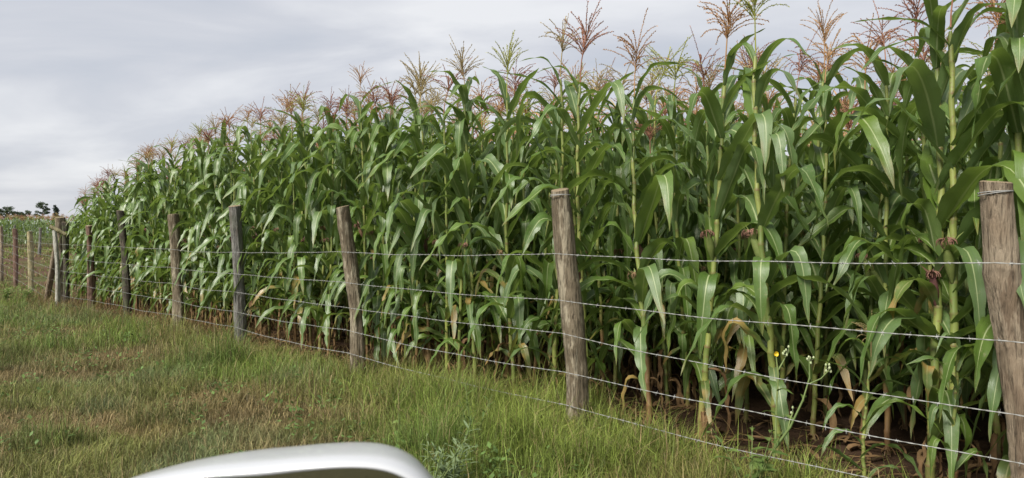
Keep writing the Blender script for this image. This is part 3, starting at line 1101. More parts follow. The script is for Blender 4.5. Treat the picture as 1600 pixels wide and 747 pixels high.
# the 300 that show largest: near and in the first rows
inview = [k for k, i in enumerate(info) if -30 < i[4] < 1640]
vis = {0: 1.0, 1: 1.25, 2: 1.9, 3: 3.0, 4: 4.5}
inview.sort(key=lambda k: info[k][3] * vis.get(info[k][0], 8.0 + info[k][0]))
single = set(inview[:296])

ORD = ['first', 'second', 'third', 'fourth', 'fifth', 'sixth', 'seventh', 'eighth', 'ninth', 'tenth', 'eleventh', 'twelfth', 'thirteenth',
       'fourteenth', 'fifteenth', 'sixteenth', 'seventeenth', 'eighteenth', 'nineteenth', 'twentieth']
ROWW = ['front', 'second', 'third', 'fourth', 'fifth']
POST_W = {1: 'the pale log post', 2: 'the knotted log post', 3: 'the bowed brown post', 4: 'the straight grey post', 5: 'the thick dark brown post', 6: 'the thin dark leaning post', 7: 'the short red brown post', 0: 'the pale log post'}
label_rank = {}
for k in sorted(single, key=lambda k: info[k][1]):
    r, s, x, y, px = info[k]
    n = 2 + s / SPC
    seg = int(np.clip(math.floor(n), 1, 7))
    if n < 1.155: seg = 0
    c = label_rank.setdefault((r, seg), [])
    c.append(k)
label_of = {}
for (r, seg), ks in label_rank.items():
    if seg == 0: ks = ks[::-1]
    for i, k in enumerate(ks):
        label_of[k] = (ORD[min(i, 19)], ROWW[min(r, 4)], seg)

leaf_stuff = MB()
SM = {'leaf': 0, 'old': 1, 'dry': 2, 'stalk': 3, 't0': 4, 't1': 5, 't2': 6, 't3': 7, 'husk': 8, 'silk': 9}


def tilt_matrix(tx, ty):
    return np.array(Matrix.Rotation(tx, 3, 'X') @ Matrix.Rotation(ty, 3, 'Y'))


def rot_z(v, az):
    ca, sa = math.cos(az), math.sin(az)
    return np.stack([v[:, 0] * ca - v[:, 1] * sa, v[:, 0] * sa + v[:, 1] * ca, v[:, 2]], -1)


def plant_object(pl, loc, tilt, tcol, label, name='maize_plant', group='maize plants along the fence', cat='maize plant', rad=1.0):
    root = obj(name, None, None, loc, (tilt[0], tilt[1], 0))
    tag(root, label, cat, group)
    st, k = pl['stalk']
    obj('stalk', STALK_HI[st][0], root, (0, 0, -0.03), (0, 0, 0), (rad, rad, k))
    for kd, var, p, az, sc in pl['leaves']:
        me = LEAF_HI['low'][var]['old'] if kd == 'old' else LEAF_HI[kd][var]['leaf']
        obj('leaf', me, root, p + np.array([math.cos(az), math.sin(az), 0]) * 0.008, (0, 0, az), sc)
    if pl['tassel']:
        var, p, az, sc = pl['tassel']
        obj('tassel', TAS_HI[var][tcol], root, p, (0, 0, az), sc)
    for var, p, az, te, sc in pl['ears']:
        e = obj('ear', EARS[var][0], root, p + np.array([math.cos(az), math.sin(az), 0]) * 0.014, (0, te, az), sc)
        obj('silk', EARS[var][1], e)
    return root


def plant_stuff(mb, pl, loc, tilt, tcol, dropped=0.0, rg=None):
    M = tilt_matrix(*tilt)
    loc = np.asarray(loc)
    st, k = pl['stalk']
    v, q, uv, _ = STALK_LO[st]
    mb.add((v * np.array([1.1, 1.1, k])) @ M.T + loc, q, None, uv, None, SM['stalk'])
    for kd, var, p, az, sc in pl['leaves']:
        if dropped and rg.random() < dropped: continue
        v, q, uv = LEAF_LO['low' if kd == 'old' else kd][var]
        v = rot_z(v * sc, az) + p
        mb.add(v @ M.T + loc, q, None, uv, None, SM['leaf'] if kd in ('up', 'mid', 'low') else SM[kd])
    if pl['tassel']:
        var, p, az, sc = pl['tassel']
        v, q, t, uv = TAS_LO[var]
        mb.add((rot_z(v * sc, az) + p) @ M.T + loc, q, t, uv, None, SM['t%d' % tcol])


def height_for(s):
    n = 2 + s / SPC
    return float(np.interp(n, [.5, 1.2, 1.6, 2.2, 3, 4, 5, 6, 7, 8.2], [2.66, 2.62, 2.52, 2.70, 2.92, 3.10, 3.20, 3.12, 2.96, 2.60]))


SPECIAL_TAS = {1213: 3, 1016: 1, 806: 3}
for k, (r, s, x, y, px) in enumerate(info):
    rg = np.random.default_rng(5000 + k)
    H = height_for(s) + rg.normal(0, .075 if r == 0 else .11)
    if s > S_CORNER - 1.2: H -= 0.25 * rg.random() * (s - S_CORNER + 1.2) / 1.2
    thin = 1.0
    tcol = int(rg.choice(4, p=[.30, .34, .26, .10]))
    for spx, tc_ in SPECIAL_TAS.items():
        if r == 0 and abs(px - spx) < 6: tcol = tc_
    tilt = (rg.normal(0, .035), rg.normal(0, .035))
    ear = True if (r == 0 and s < 4.0) else None
    has_t = rg.random() < 0.96
    loc = (x, y, gz(x, y) - 0.01)
    if k in single:
        pl = plan_plant(rg, H, has_t, ear, thin * (1.06 if r < 2 else 1.0), dense=1.12 if r == 0 else 1.0, front=(r == 0))
        o_, rw, seg = label_of[k]
        tw = TAS_WORD[tcol] + ' tassel' if has_t else 'no tassel'
        side = 'before' if seg == 0 else 'past'
        lab = '%s maize plant %s %s, %s row, %s' % (o_, side, POST_W[seg], rw, tw)
        plant_object(pl, loc, tilt, tcol, lab, rad=float(np.interp(s, [-1.0, 1.5], [1.32, 1.0])) if r == 0 else 1.0)
    else:
        pl = plan_plant(rg, H, has_t, False, thin, dense=0.95)
        plant_stuff(leaf_stuff, pl, loc, tilt, tcol, 0.10 if r < 6 else 0.25, rg)

MATS = [M_LEAF, M_OLDLEAF, M_DRY, M_STALK] + M_TAS + [M_HUSK, M_SILK]
o = obj('maize_field', leaf_stuff.mesh('maize_field', MATS))
tag(o, 'dense rows of tall maize behind the first rows at the fence', 'maize field', kind='stuff')

# two small maize plants among the front row
rg = np.random.default_rng(31)


def small_maize(px, Y, H, label, seed, kinds, tassel=None, scale=.7, name='young_maize_plant'):
    rg = np.random.default_rng(seed)
    x = (px - 800) / F_PX * Y
    k = H / STALK_H
    P = STALK_HI[1][1] * np.array([1, 1, k])
    root = obj(name, None, None, (x, Y, gz(x, Y) - .01), (rg.normal(0, .04), rg.normal(0, .04), 0))
    tag(root, label, 'maize plant')
    obj('stalk', STALK_HI[1][0], root, (0, 0, -.02), (0, 0, 0), (.62, .62, k))
    z = .10; i = 0; pl = rg.uniform(-.4, .4)
    while z < H:
        f = z / H
        az = pl + (i % 2) * math.pi + rg.normal(0, .35)
        kd = 'dry' if f < .12 else kinds[0] if f < .6 else kinds[1]
        var = int(rg.integers(0, 8))
        p = np.array([np.interp(z, P[:, 2], P[:, c]) for c in range(3)])
        sc = scale * rg.uniform(.8, 1.1)
        obj('leaf', LEAF_HI[kd][var]['leaf'], root, p, (0, 0, az), (sc, sc * .62, sc))
        z += H / 11; i += 1
    if tassel is not None:
        obj('tassel', TAS_HI[3][tassel], root, (P[-1][0], P[-1][1], H), (0, 0, 1), .55)
    return root


small_maize(1357, 3.72, .80, 'stunted thin maize plant with narrow leaves and tiny straw tassel by the wires', 41, ('low', 'up'), 2, .68, 'stunted_maize_plant')
small_maize(1500, 3.40, .98, 'small bright young maize plant with upright top leaves beside the pale post', 42, ('low', 'up'), None, .62)

# ------------------------------------------------------------------ distant maize and trees


def far_field():
    mb = MB(); rg = np.random.default_rng(8)
    for row in range(9):
        y0 = 61 + row * 0.8
        x = -78.0
        while x < -26:
            H = rg.normal(2.45, .13)
            st = int(rg.integers(0, 6)); kk = H / STALK_H
            yy = y0 + rg.normal(0, .08) + (x + 50) * -0.06
            loc = np.array([x, yy, gz(x, yy)])
            v, q, uv, P = STALK_LO[st]
            if row < 2:
                mb.add(v * np.array([1.2, 1.2, kk]) + loc, q, None, uv, None, SM['stalk'])
            z = .35 if row < 3 else 1.2
            i = 0; pa = rg.uniform(0, 3.14)
            while z < H:
                f = z / H
                kd = 'low' if f < .35 else 'mid' if f < .85 else 'up'
                var = int(rg.integers(0, 12))
                v, q, uv = LEAF_FAR[kd][var]
                mb.add(rot_z(v * rg.uniform(.9, 1.2), pa + (i % 2) * math.pi + rg.normal(0, .5)) + loc + np.array([0, 0, z]), q, None, uv, None, 0)
                z += .24; i += 1
            if rg.random() < .7:
                v, q, t, uv = TAS_LO[int(rg.integers(0, 8))]
                mb.add(rot_z(v * 1.1, rg.uniform(0, 6)) + loc + np.array([0, 0, H]), q, t, uv, None, SM['t%d' % rg.choice([0, 1, 2, 2])])
            x += rg.uniform(.30, .46)
    o = obj('distant_maize_field', mb.mesh('distant_maize_field', MATS))
    tag(o, 'distant field of maize across the open brown ground', 'maize field', kind='stuff')


LEAF_FAR = {}
for kd in ('low', 'mid', 'up'):
    LEAF_FAR[kd] = []
    for i in range(12):
        rg = np.random.default_rng(2000 + i)
        LEAF_FAR[kd].append(leaf_arrays(**leaf_params(kd, rg), rg=rg, nseg=4, across=1))
far_field()

M_BARK = mat_simple('tree_bark', (0.06, 0.045, 0.035), (0.12, 0.095, 0.07), 4, 0.9, 0, 0.5)
M_TREE = [mat_simple('tree_leaf', (0.030, 0.050, 0.022), (0.075, 0.105, 0.045), 0.8, 0.7, 0.15),
          mat_simple('conifer_leaf', (0.022, 0.038, 0.024), (0.05, 0.075, 0.045), 0.8, 0.7, 0.1)]


def far_tree(px, top_py, Y, width, kind, label, seed):
    rg = np.random.default_rng(seed)
    x = (px - 800) / F_PX * Y
    g = gz(x, Y); H = CAM_Z + (HORIZON - top_py) / F_PX * Y - g
    root = obj('tree', None, None, (x, Y, g)); tag(root, label, 'tree', 'distant trees behind the far maize')
    mb = MB()
    zs = np.linspace(-.2, H * .92, 8)
    C = np.stack([np.sin(zs * .6 + seed) * .12, np.cos(zs * .5) * .1, zs], -1)
    tube(mb, C, np.linspace(.22, .04, 8), 7)
    clumps = []
    nb = 34 if kind == 0 else 40
    for b in range(nb):
        f = rg.uniform(.25, 1.0) if kind == 0 else rg.uniform(.2, 1.0)
        z = H * f * .93
        az = rg.uniform(0, 6.28)
        rmax = width / 2 * (math.sin(math.pi * np.clip((f - .10) / 1.0, 0.15, .93)) ** .6 if kind == 0 else max(.35, 1.15 - f))
        Lb = rmax * rg.uniform(.5, 1.0)
        p0 = np.array([np.interp(z * .9, zs, C[:, k]) for k in range(3)])
        p1 = p0 + np.array([math.cos(az) * Lb, math.sin(az) * Lb, H * .03 + Lb * .25])
        tube(mb, [p0, (p0 + p1) / 2 + [0, 0, -.05], p1], [.06, .04, .015], 4)
        clumps.append((p1, rg.uniform(.35, .75) * width * (.27 if kind == 0 else .34)))
    obj('trunk', mb.mesh('trunk', [M_BARK]), root)
    lb = MB()
    n = 0; V = []
    for c, r in clumps:
        k = 150
        d = rg.normal(size=(k, 3)); d /= np.linalg.norm(d, axis=1)[:, None]
        P = c + d * (r * rg.random((k, 1)) ** .45) * np.array([1.1, 1.1, .75])
        a = rg.normal(size=(k, 3)); a /= np.linalg.norm(a, axis=1)[:, None]
        b = np.cross(a, rg.normal(size=(k, 3))); b /= np.linalg.norm(b, axis=1)[:, None]
        sz = rg.uniform(.07, .17, (k, 1))
        V.append(np.stack([P - a * sz, P + b * sz * .55, P + a * sz, P - b * sz * .55], 1).reshape(-1, 3))
    V = np.concatenate(V); Q = np.arange(len(V)).reshape(-1, 4)
    lb.add(V, Q)
    obj('crown', lb.mesh('crown', [M_TREE[kind]], False, False), root)


far_tree(67, 310, 190, 3.6, 0, 'distant round crowned tree standing clear of its neighbours', 3)
far_tree(88, 315, 180, 2.5, 1, 'distant narrow dark conifer beside the round crowned tree', 5)
far_tree(11, 317, 185, 4.6, 0, 'distant low bushy tree farthest from the conifer', 9)
far_tree(28, 325, 200, 3.6, 0, 'distant low tree next to the wide bushy one', 12)
far_tree(41, 325, 195, 3.6, 0, 'small distant tree between the bushy ones and the round crown', 15)

# ------------------------------------------------------------------ grass and weeds


def blades(mb, x, y, h, w, lean_az, lean, curve, col, tipcol=None, z_off=None):
    """grass blades: one quad and one tip triangle each"""
    n = len(x)
    z = ground_z(x, y) - 0.01 if z_off is None else z_off
    b = np.stack([x, y, z], -1)
    dx = np.stack([np.cos(lean_az), np.sin(lean_az), np.zeros(n)], -1)
    sa = lean_az + np.pi / 2 + rng.normal(0, .6, n)
    sv = np.stack([np.cos(sa), np.sin(sa), np.zeros(n)], -1) * (w / 2)[:, None]
    up = np.array([0, 0, 1.0])[None]
    m = b + up * (h * .55 * np.cos(lean))[:, None] + dx * (h * .55 * np.sin(lean))[:, None]
    l2 = np.clip(lean + curve, 0, 2.2)
    t = m + up * (h * .45 * np.cos(l2))[:, None] + dx * (h * .45 * np.sin(l2))[:, None]
    V = np.stack([b - sv, b + sv, m + sv * .8, m - sv * .8, t], 1).reshape(-1, 3)
    k = np.arange(n)[:, None] * 5
    Q = k + np.array([[0, 1, 2, 3]]); T = k + np.array([[3, 2, 4]])
    c0 = col; c1 = col if tipcol is None else tipcol
    C = np.stack([c0 * .9, c0 * .9, c0, c0, c1], 1).reshape(-1, 3)
    mb.add(V, Q, T, None, C)


G_BRIGHT = np.array([0.215, 0.265, 0.052]); G_MID = np.array([0.125, 0.205, 0.045]); G_OLIVE = np.array([0.195, 0.21, 0.065])
G_BROWN = np.array([0.265, 0.18, 0.095]); G_STRAW = np.array([0.38, 0.30, 0.15]); G_GREY = np.array([0.15, 0.20, 0.10])


def in_region(n, seed, y0, y1, margin=0.6):
    rg = np.random.default_rng(seed)
    y = rg.uniform(y0, y1, n); k = rg.uniform(-.83, .83, n); x = k * y
    keep = rg.random(n) < y / y1
    x, y = x[keep], y[keep]
    s, q = along(x, y)
    ok = q < margin
    return x[ok], y[ok], s[ok], q[ok]


def build_grass():
    mb = MB()
    rg = np.random.default_rng(4)
    for (y0, y1, ntuft, per, wsc) in ((2.3, 5.2, 26000, 10, .9), (5.2, 9.0, 28000, 9, 1.1), (9.0, 15.0, 24000, 7, 1.4), (15.0, 24.0, 15000, 6, 2.0)):
        x, y, s, q = in_region(ntuft, int(y0 * 10), y0, y1, 0.75)
        # bare soil under the maize at the near end, thin grass behind the fence
        edge = fbm(x * 1.6, y * 1.6, 31)
        lim = -0.02 + (edge - .5) * 0.9 + np.interp(s, [-4, -1.5, 0.5, 4, 20], [-.22, .2, .45, .35, .15])
        band = np.interp(s, [5, 8, 12, 20, 23], [0, .35, .55, .5, .2]) * (.5 + edge)
        keep = (q < lim - band)
        thin = fbm(x * 1.3, y * 1.3, 44)
        keep &= rg.random(len(x)) < np.clip(-0.25 + 2.2 * thin, 0.12, 1)
        x, y, s, q = x[keep], y[keep], s[keep], q[keep]
        nt = len(x)
        # patches
        lush = fbm(x * .55 + 3, y * .55, 61)
        brown = fbm(x * .8 - 5, y * .8 + 2, 71)
        nearf = sstep(-1.7, -0.2, q)                      # taller by the fence
        px = 800 + F_PX * x / y
        mid = sstep(-4.2, -2.2, q) * sstep(4.5, 6.5, y)
        hb = (0.055 + 0.09 * lush + 0.14 * mid * lush + 0.12 * nearf * (0.4 + lush)) * (0.35 + 1.35 * fbm(x * 2.2, y * 2.2, 81) ** 1.3 + .3 * rg.random(nt))
        hb *= np.where((px > 560) & (q > -1.6), 1.25, 1.0)
        wg = sstep(.38, .56, lush + .22 * nearf + .1 * (px > 600) - .18 * (px < 330) * (y < 7))
        wb = sstep(.47, .60, brown) * (1 - .6 * nearf)
        base = G_OLIVE[None] * (1 - wg)[:, None] + (G_MID * .55 + G_BRIGHT * .45)[None] * wg[:, None]
        greyish = sstep(9, 5.5, y) * 0 + sstep(.5, .65, fbm(x * .7 + 9, y * .7, 91)) * (px < 520)
        base = base * (1 - .55 * greyish)[:, None] + G_GREY[None] * (.55 * greyish)[:, None]
        br = np.clip((px - 560) / 300, 0, 1) * nearf
        base = base * (1 - .6 * br)[:, None] + G_BRIGHT[None] * (.6 * br)[:, None]
        base = base * (1 - .75 * wb)[:, None] + G_BROWN[None] * (.75 * wb)[:, None]
        hb = hb * (1 - .35 * wb)
        # rank green clumps standing over the rest
        cl = sstep(.60, .72, fbm(x * 1.5 + 7, y * 1.5, 37)) * (q < -.5)
        hb = hb * (1 + 1.1 * cl)
        base = base * (.62 + .76 * fbm(x * 2.6, y * 2.6, 57))[:, None]
        base = base * (1 - .6 * cl)[:, None] + (G_MID * .8)[None] * (.6 * cl)[:, None]
        # blades of each tuft
        P = per
        xr = np.repeat(x, P) + rg.normal(0, .035, nt * P) * (1 + .2 * wsc); yr = np.repeat(y, P) + rg.normal(0, .035, nt * P) * (1 + .2 * wsc)
        h = np.repeat(hb, P) * rg.uniform(.45, 1.45, nt * P)
        w = rg.uniform(.0024, .0050, nt * P) * wsc
        az = rg.uniform(0, 6.28, nt * P)
        lean = np.abs(rg.normal(.3, .42, nt * P)); cur = rg.uniform(.1, 1.5, nt * P)
        c = np.repeat(base, P, 0) * rg.uniform(.35, 1.6, (nt * P, 1)) * np.repeat(rg.uniform(.65, 1.3, (nt, 1)), P, 0)
        st = rg.random(nt * P) < np.repeat(.10 + .16 * wb, P)
        c[st] = G_STRAW * rg.uniform(.5, 1.1, (st.sum(), 1))
        tip = c * np.array([1.25, 1.12, 1.0])
        blades(mb, xr, yr, h, w, az, lean, cur, c, tip)
    print('grass verts', mb.n)
    o = obj('grass', mb.mesh('grass', [M_GRASS], True, False, True))
    tag(o, 'grass verge of green and olive tufts before the fence', 'grass', kind='stuff')

    # tall seeding grass close to the fence on the near right
    mb = MB()
    n = 9000
    s = rg.uniform(-3.2, 5.0, n); q = rg.normal(-.28, .42, n)
    keep = (q < .35) & (rg.random(n) < np.clip(1.2 * fbm(s * 1.5, q * 1.5, 17), 0, 1))
    s, q = s[keep], q[keep]; n = len(s)
    p = P2[None] + DIR[None] * s[:, None] + INW[None] * q[:, None]
    h = rg.uniform(.20, .48, n) * np.interp(s, [-3.2, -1.5, 0, 3, 5], [.7, .95, 1.05, .9, .7])
    c = (G_BRIGHT * .65 + G_MID * .35)[None] * rg.uniform(.4, 1.4, (n, 1)) * (.55 + .9 * fbm(p[:, 0] * 2.5, p[:, 1] * 2.5, 53))[:, None]
    st = rg.random(n) < .14; c[st] = G_STRAW * rg.uniform(.6, 1.0, (st.sum(), 1))
    blades(mb, p[:, 0], p[:, 1], h, rg.uniform(.003, .0062, n), rg.uniform(0, 6.28, n), np.abs(rg.normal(.3, .35, n)), rg.uniform(.1, 1.6, n), c, c * np.array([1.25, 1.12, 1]))
    o = obj('tall_grass', mb.mesh('tall_grass', [M_GRASS], True, False, True))
    tag(o, 'taller bright green grass at the foot of the fence', 'grass', kind='stuff')

    # dry straw and dead stems along the foot of the fence
    mb = MB()
    n = 30000
    s = rg.uniform(-3.0, 7.4 * SPC, n); q = rg.normal(-.02, .36, n) + np.interp(s, [0, 6, 10], [.2, .1, 0])
    pr = np.interp(s, [-3, 0, 3, 6, 9, 13, 19, 24], [.10, .16, .25, .5, 1, 1, .8, .5]) * np.clip(fbm(s * .8, q * 2, 27) * 1.8 - .3, 0, 1)
    keep = rg.random(n) < pr
    s, q = s[keep], q[keep]; n = len(s)
    p = P2[None] + DIR[None] * s[:, None] + INW[None] * q[:, None]
    c = G_STRAW[None] * (rg.uniform(.12, 1.0, (n, 1)) ** 1.4) * np.array([1, .88, .76])
    blades(mb, p[:, 0], p[:, 1], rg.uniform(.10, .42, n), rg.uniform(.003, .009, n), rg.uniform(0, 6.28, n), np.abs(rg.normal(.7, .35, n)), rg.uniform(.1, 1.2, n), c)
    o = obj('dry_straw', mb.mesh('dry_straw', [M_GRASS], True, False, True))
    tag(o, 'dry straw and dead stems lying along the fence foot', 'straw', kind='stuff')

    # thin dry seed stems standing over the verge grass
    mb = MB()
    x, y, s_, q_ = in_region(9000, 777, 2.4, 15, .1)
    kp = rg.random(len(x)) < np.clip(fbm(x * .9, y * .9, 72) * 2.2 - .65, 0, 1)
    x, y = x[kp], y[kp]; n = len(x)
    c = G_STRAW[None] * rg.uniform(.35, .95, (n, 1))
    blades(mb, x, y, rg.uniform(.10, .30, n), rg.uniform(.0018, .0035, n) * (1 + y / 12), rg.uniform(0, 6.28, n), np.abs(rg.normal(.3, .4, n)), rg.uniform(0, .9, n), c)
    o = obj('seed_stems', mb.mesh('seed_stems', [M_GRASS], True, False, True))
    tag(o, 'thin dry seed stems standing over the verge grass', 'dry grass', kind='stuff')

    # small broad leaved herbs among the grass
    mb = MB()
    n = 4200
    x, y, s_, q_ = in_region(n, 555, 2.4, 17, .2)
    kp = fbm(x * 1.1, y * 1.1, 66) > .5
    x, y = x[kp], y[kp]
    per = 14
    n = len(x)
    c = np.stack([np.repeat(x, per), np.repeat(y, per)], -1) + rg.normal(0, .045, (n * per, 2))
    P = np.stack([c[:, 0], c[:, 1], ground_z(c[:, 0], c[:, 1]) + rg.uniform(.01, .16, n * per)], -1)
    az = rg.uniform(0, 6.28, n * per); el_ = rg.uniform(-.3, .9, n * per); L_ = rg.uniform(.018, .06, n * per)
    a = np.stack([np.cos(az) * np.cos(el_), np.sin(az) * np.cos(el_), np.sin(el_)], -1) * L_[:, None]
    b = np.stack([-np.sin(az), np.cos(az), rg.uniform(-.3, .3, n * per)], -1) * (L_ * .3)[:, None]
    V = np.stack([P, P + a * .5 + b, P + a, P + a * .5 - b], 1).reshape(-1, 3)
    cc = (G_MID * .7 + np.array([.03, .05, .02]))[None] * rg.uniform(.5, 1.4, (n * per, 1))
    mb.add(V, np.arange(len(V)).reshape(-1, 4), None, None, np.repeat(cc, 4, 0))
    o = obj('ground_herbs', mb.mesh('ground_herbs', [M_GRASS], False, False, True))
    tag(o, 'small broad leaved herbs scattered through the verge grass', 'herbs', kind='stuff')

    # low weeds on the open ground past the corner
    mb = MB()
    n = 34000
    y = rg.uniform(17, 60, n); x = rg.uniform(-.86, -.62, n) * y
    s, q = along(x, y)
    keep = (s > 6.2 * SPC) & (q > -.6) & (fbm(x * .5, y * .9, 21) + rg.normal(0, .08, n) > .53)
    x, y = x[keep], y[keep]; n = len(x)
    c = (G_MID * .6 + G_BRIGHT * .4)[None] * rg.uniform(.5, 1.3, (n, 1))
    bw = rg.random(n) < .35; c[bw] = G_BROWN * rg.uniform(.6, 1.4, (bw.sum(), 1))
    blades(mb, x, y, rg.uniform(.06, .3, n), rg.uniform(.012, .035, n) * (y / 30), rg.uniform(0, 6.28, n), np.abs(rg.normal(.5, .3, n)), rg.uniform(.2, 1, n), c)
    o = obj('ground_weeds', mb.mesh('ground_weeds', [M_GRASS], True, False, True))
    tag(o, 'low green and brown weeds on the open ground past the corner', 'weeds', kind='stuff')

    # dead leaves on the soil under the maize
    mb = MB()
    for k in range(1500):
        s = rg.uniform(-4.5, 6.0 * SPC); q = abs(rg.normal(.55, .9)) + .08
        p = P2 + DIR * s + INW * q
        v, qd, uv = LEAF_LO['dry'][int(rg.integers(0, 8))]
        v = v.copy(); v[:, [0, 2]] = np.stack([-v[:, 2], v[:, 0] * .35], -1)
        v = rot_z(v * rg.uniform(.5, 1.0), rg.uniform(0, 6.28))
        v[:, 2] += gz(p[0], p[1]) + .012
        v[:, 0] += p[0]; v[:, 1] += p[1]
        mb.add(v, qd, None, uv)
    o = obj('leaf_litter', mb.mesh('leaf_litter', [M_DRY]))
    tag(o, 'dead brown maize leaves lying on the dark soil', 'leaf litter', kind='stuff')


build_grass()

M_SILVER = mat_simple('silver_weed_leaf', (0.12, 0.17, 0.08), (0.22, 0.28, 0.14), 20, .7, .2)
M_WEED = mat_simple('weed_leaf', (0.075, 0.13, 0.03), (0.16, 0.22, 0.06), 14, .55, .3)
M_WEEDL = mat_simple('pale_weed_leaf', (0.14, 0.22, 0.05), (0.24, 0.32, 0.09), 14, .55, .3)
M_WSTEM = mat_simple('weed_stem', (0.11, 0.16, 0.05), (0.19, 0.23, 0.08), 14, .6)
M_YEL = mat_principled('yellow_petal', (0.75, 0.50, 0.02), .6)
M_BUD = mat_simple('pale_bud', (0.30, 0.36, 0.18), (0.45, 0.48, 0.30), 30, .6)


def weed(name, label, cat, px, Y, H, stems, nleaf, Ln, W, mat, seed, group=None, spread=.25, el=(30, 70), droop=50, xy=None):
    """stems with pointed leaves arranged spirally; every stem carries its leaves as parts"""
    rg = np.random.default_rng(seed)
    x, y = ((px - 800) / F_PX * Y, Y) if xy is None else xy
    root = obj(name, None, None, (x, y, gz(x, y) - .01)); tag(root, label, cat, group)
    lms = []
    for i in range(4):
        v, q, uv = leaf_arrays(Ln * rg.uniform(.8, 1.15), W * rg.uniform(.85, 1.15), R(rg.uniform(*el)), R(rg.uniform(*el) - droop), .5, 6, rg.uniform(-.5, .5), rg.uniform(-.3, .3), .3, W * .08, rg, 6, 2)
        mb = MB(); mb.add(v, q, None, uv); lms.append(mb.mesh('leaf', [mat]))
    for st in range(stems):
        az = rg.uniform(0, 6.28); h = H * rg.uniform(.6, 1.0) if st else H
        s = np.linspace(0, 1, 7)
        sp = spread * h * rg.uniform(.3, 1.0) * (1 if stems > 1 else .4)
        P = np.stack([math.cos(az) * sp * s ** 1.4, math.sin(az) * sp * s ** 1.4, h * s], -1)
        mb = MB(); tube(mb, P, np.linspace(.0045, .0018, 7), 5)
        obj('stem', mb.mesh('stem', [M_WSTEM], True, False), root)
        for k in range(nleaf):
            f = .12 + .88 * (k + .5) / nleaf
            p = np.array([np.interp(f, s, P[:, c]) for c in range(3)])
            obj('leaf', lms[int(rg.integers(0, 4))], root, p, (0, 0, k * 2.4 + rg.uniform(-.4, .4)), rg.uniform(.7, 1.1) * (1.1 - .55 * f))
    return root


weed('silvery_weed', 'silvery grey weed with long pointed leaves in the grass by the mirror', 'weed', 707, 3.75, .40, 7, 16, .15, .024, M_SILVER, 1, spread=.6, el=(15, 55), droop=35)
weed('silvery_weed', 'smaller thin silvery weed next to the larger silvery grey weed', 'weed', 672, 3.6, .38, 6, 12, .09, .013, M_SILVER, 2, spread=.7, el=(10, 60))
weed('leafy_weed', 'narrow leaved green weed in the grass behind the silvery weed', 'weed', 738, 4.5, .52, 4, 11, .15, .022, M_WEED, 3, spread=.35)
weed('leafy_weed', 'leafy weed at the foot of the thistle under the wires', 'weed', 1176, 3.62, .50, 7, 8, .15, .055, M_WEED, 4, spread=.5, el=(10, 55))
weed('leafy_weed', 'pale green broad leaved weed growing before the post past the corner', 'weed', 40, 20.5, .42, 6, 8, .30, .08, M_WEEDL, 5, spread=.7, el=(15, 60))
weed('leafy_weed', 'pale green weed clump in the grass left of the pale one by the corner'.replace(' left of', ' beside'), 'weed', 8, 20.0, .5, 8, 8, .26, .07, M_WEEDL, 6, spread=.9, el=(15, 60))
weed('leafy_weed', 'small pale broad leaved weed alone in the green grass', 'weed', 622, 4.7, .26, 2, 6, .07, .03, M_WEEDL, 7, spread=.3, el=(5, 40))
weed('leafy_weed', 'low rosette weed with pointed leaves in the verge past the corner', 'weed', 30, 17.2, .2, 5, 6, .3, .05, M_WEED, 8, spread=1.2, el=(20, 50))


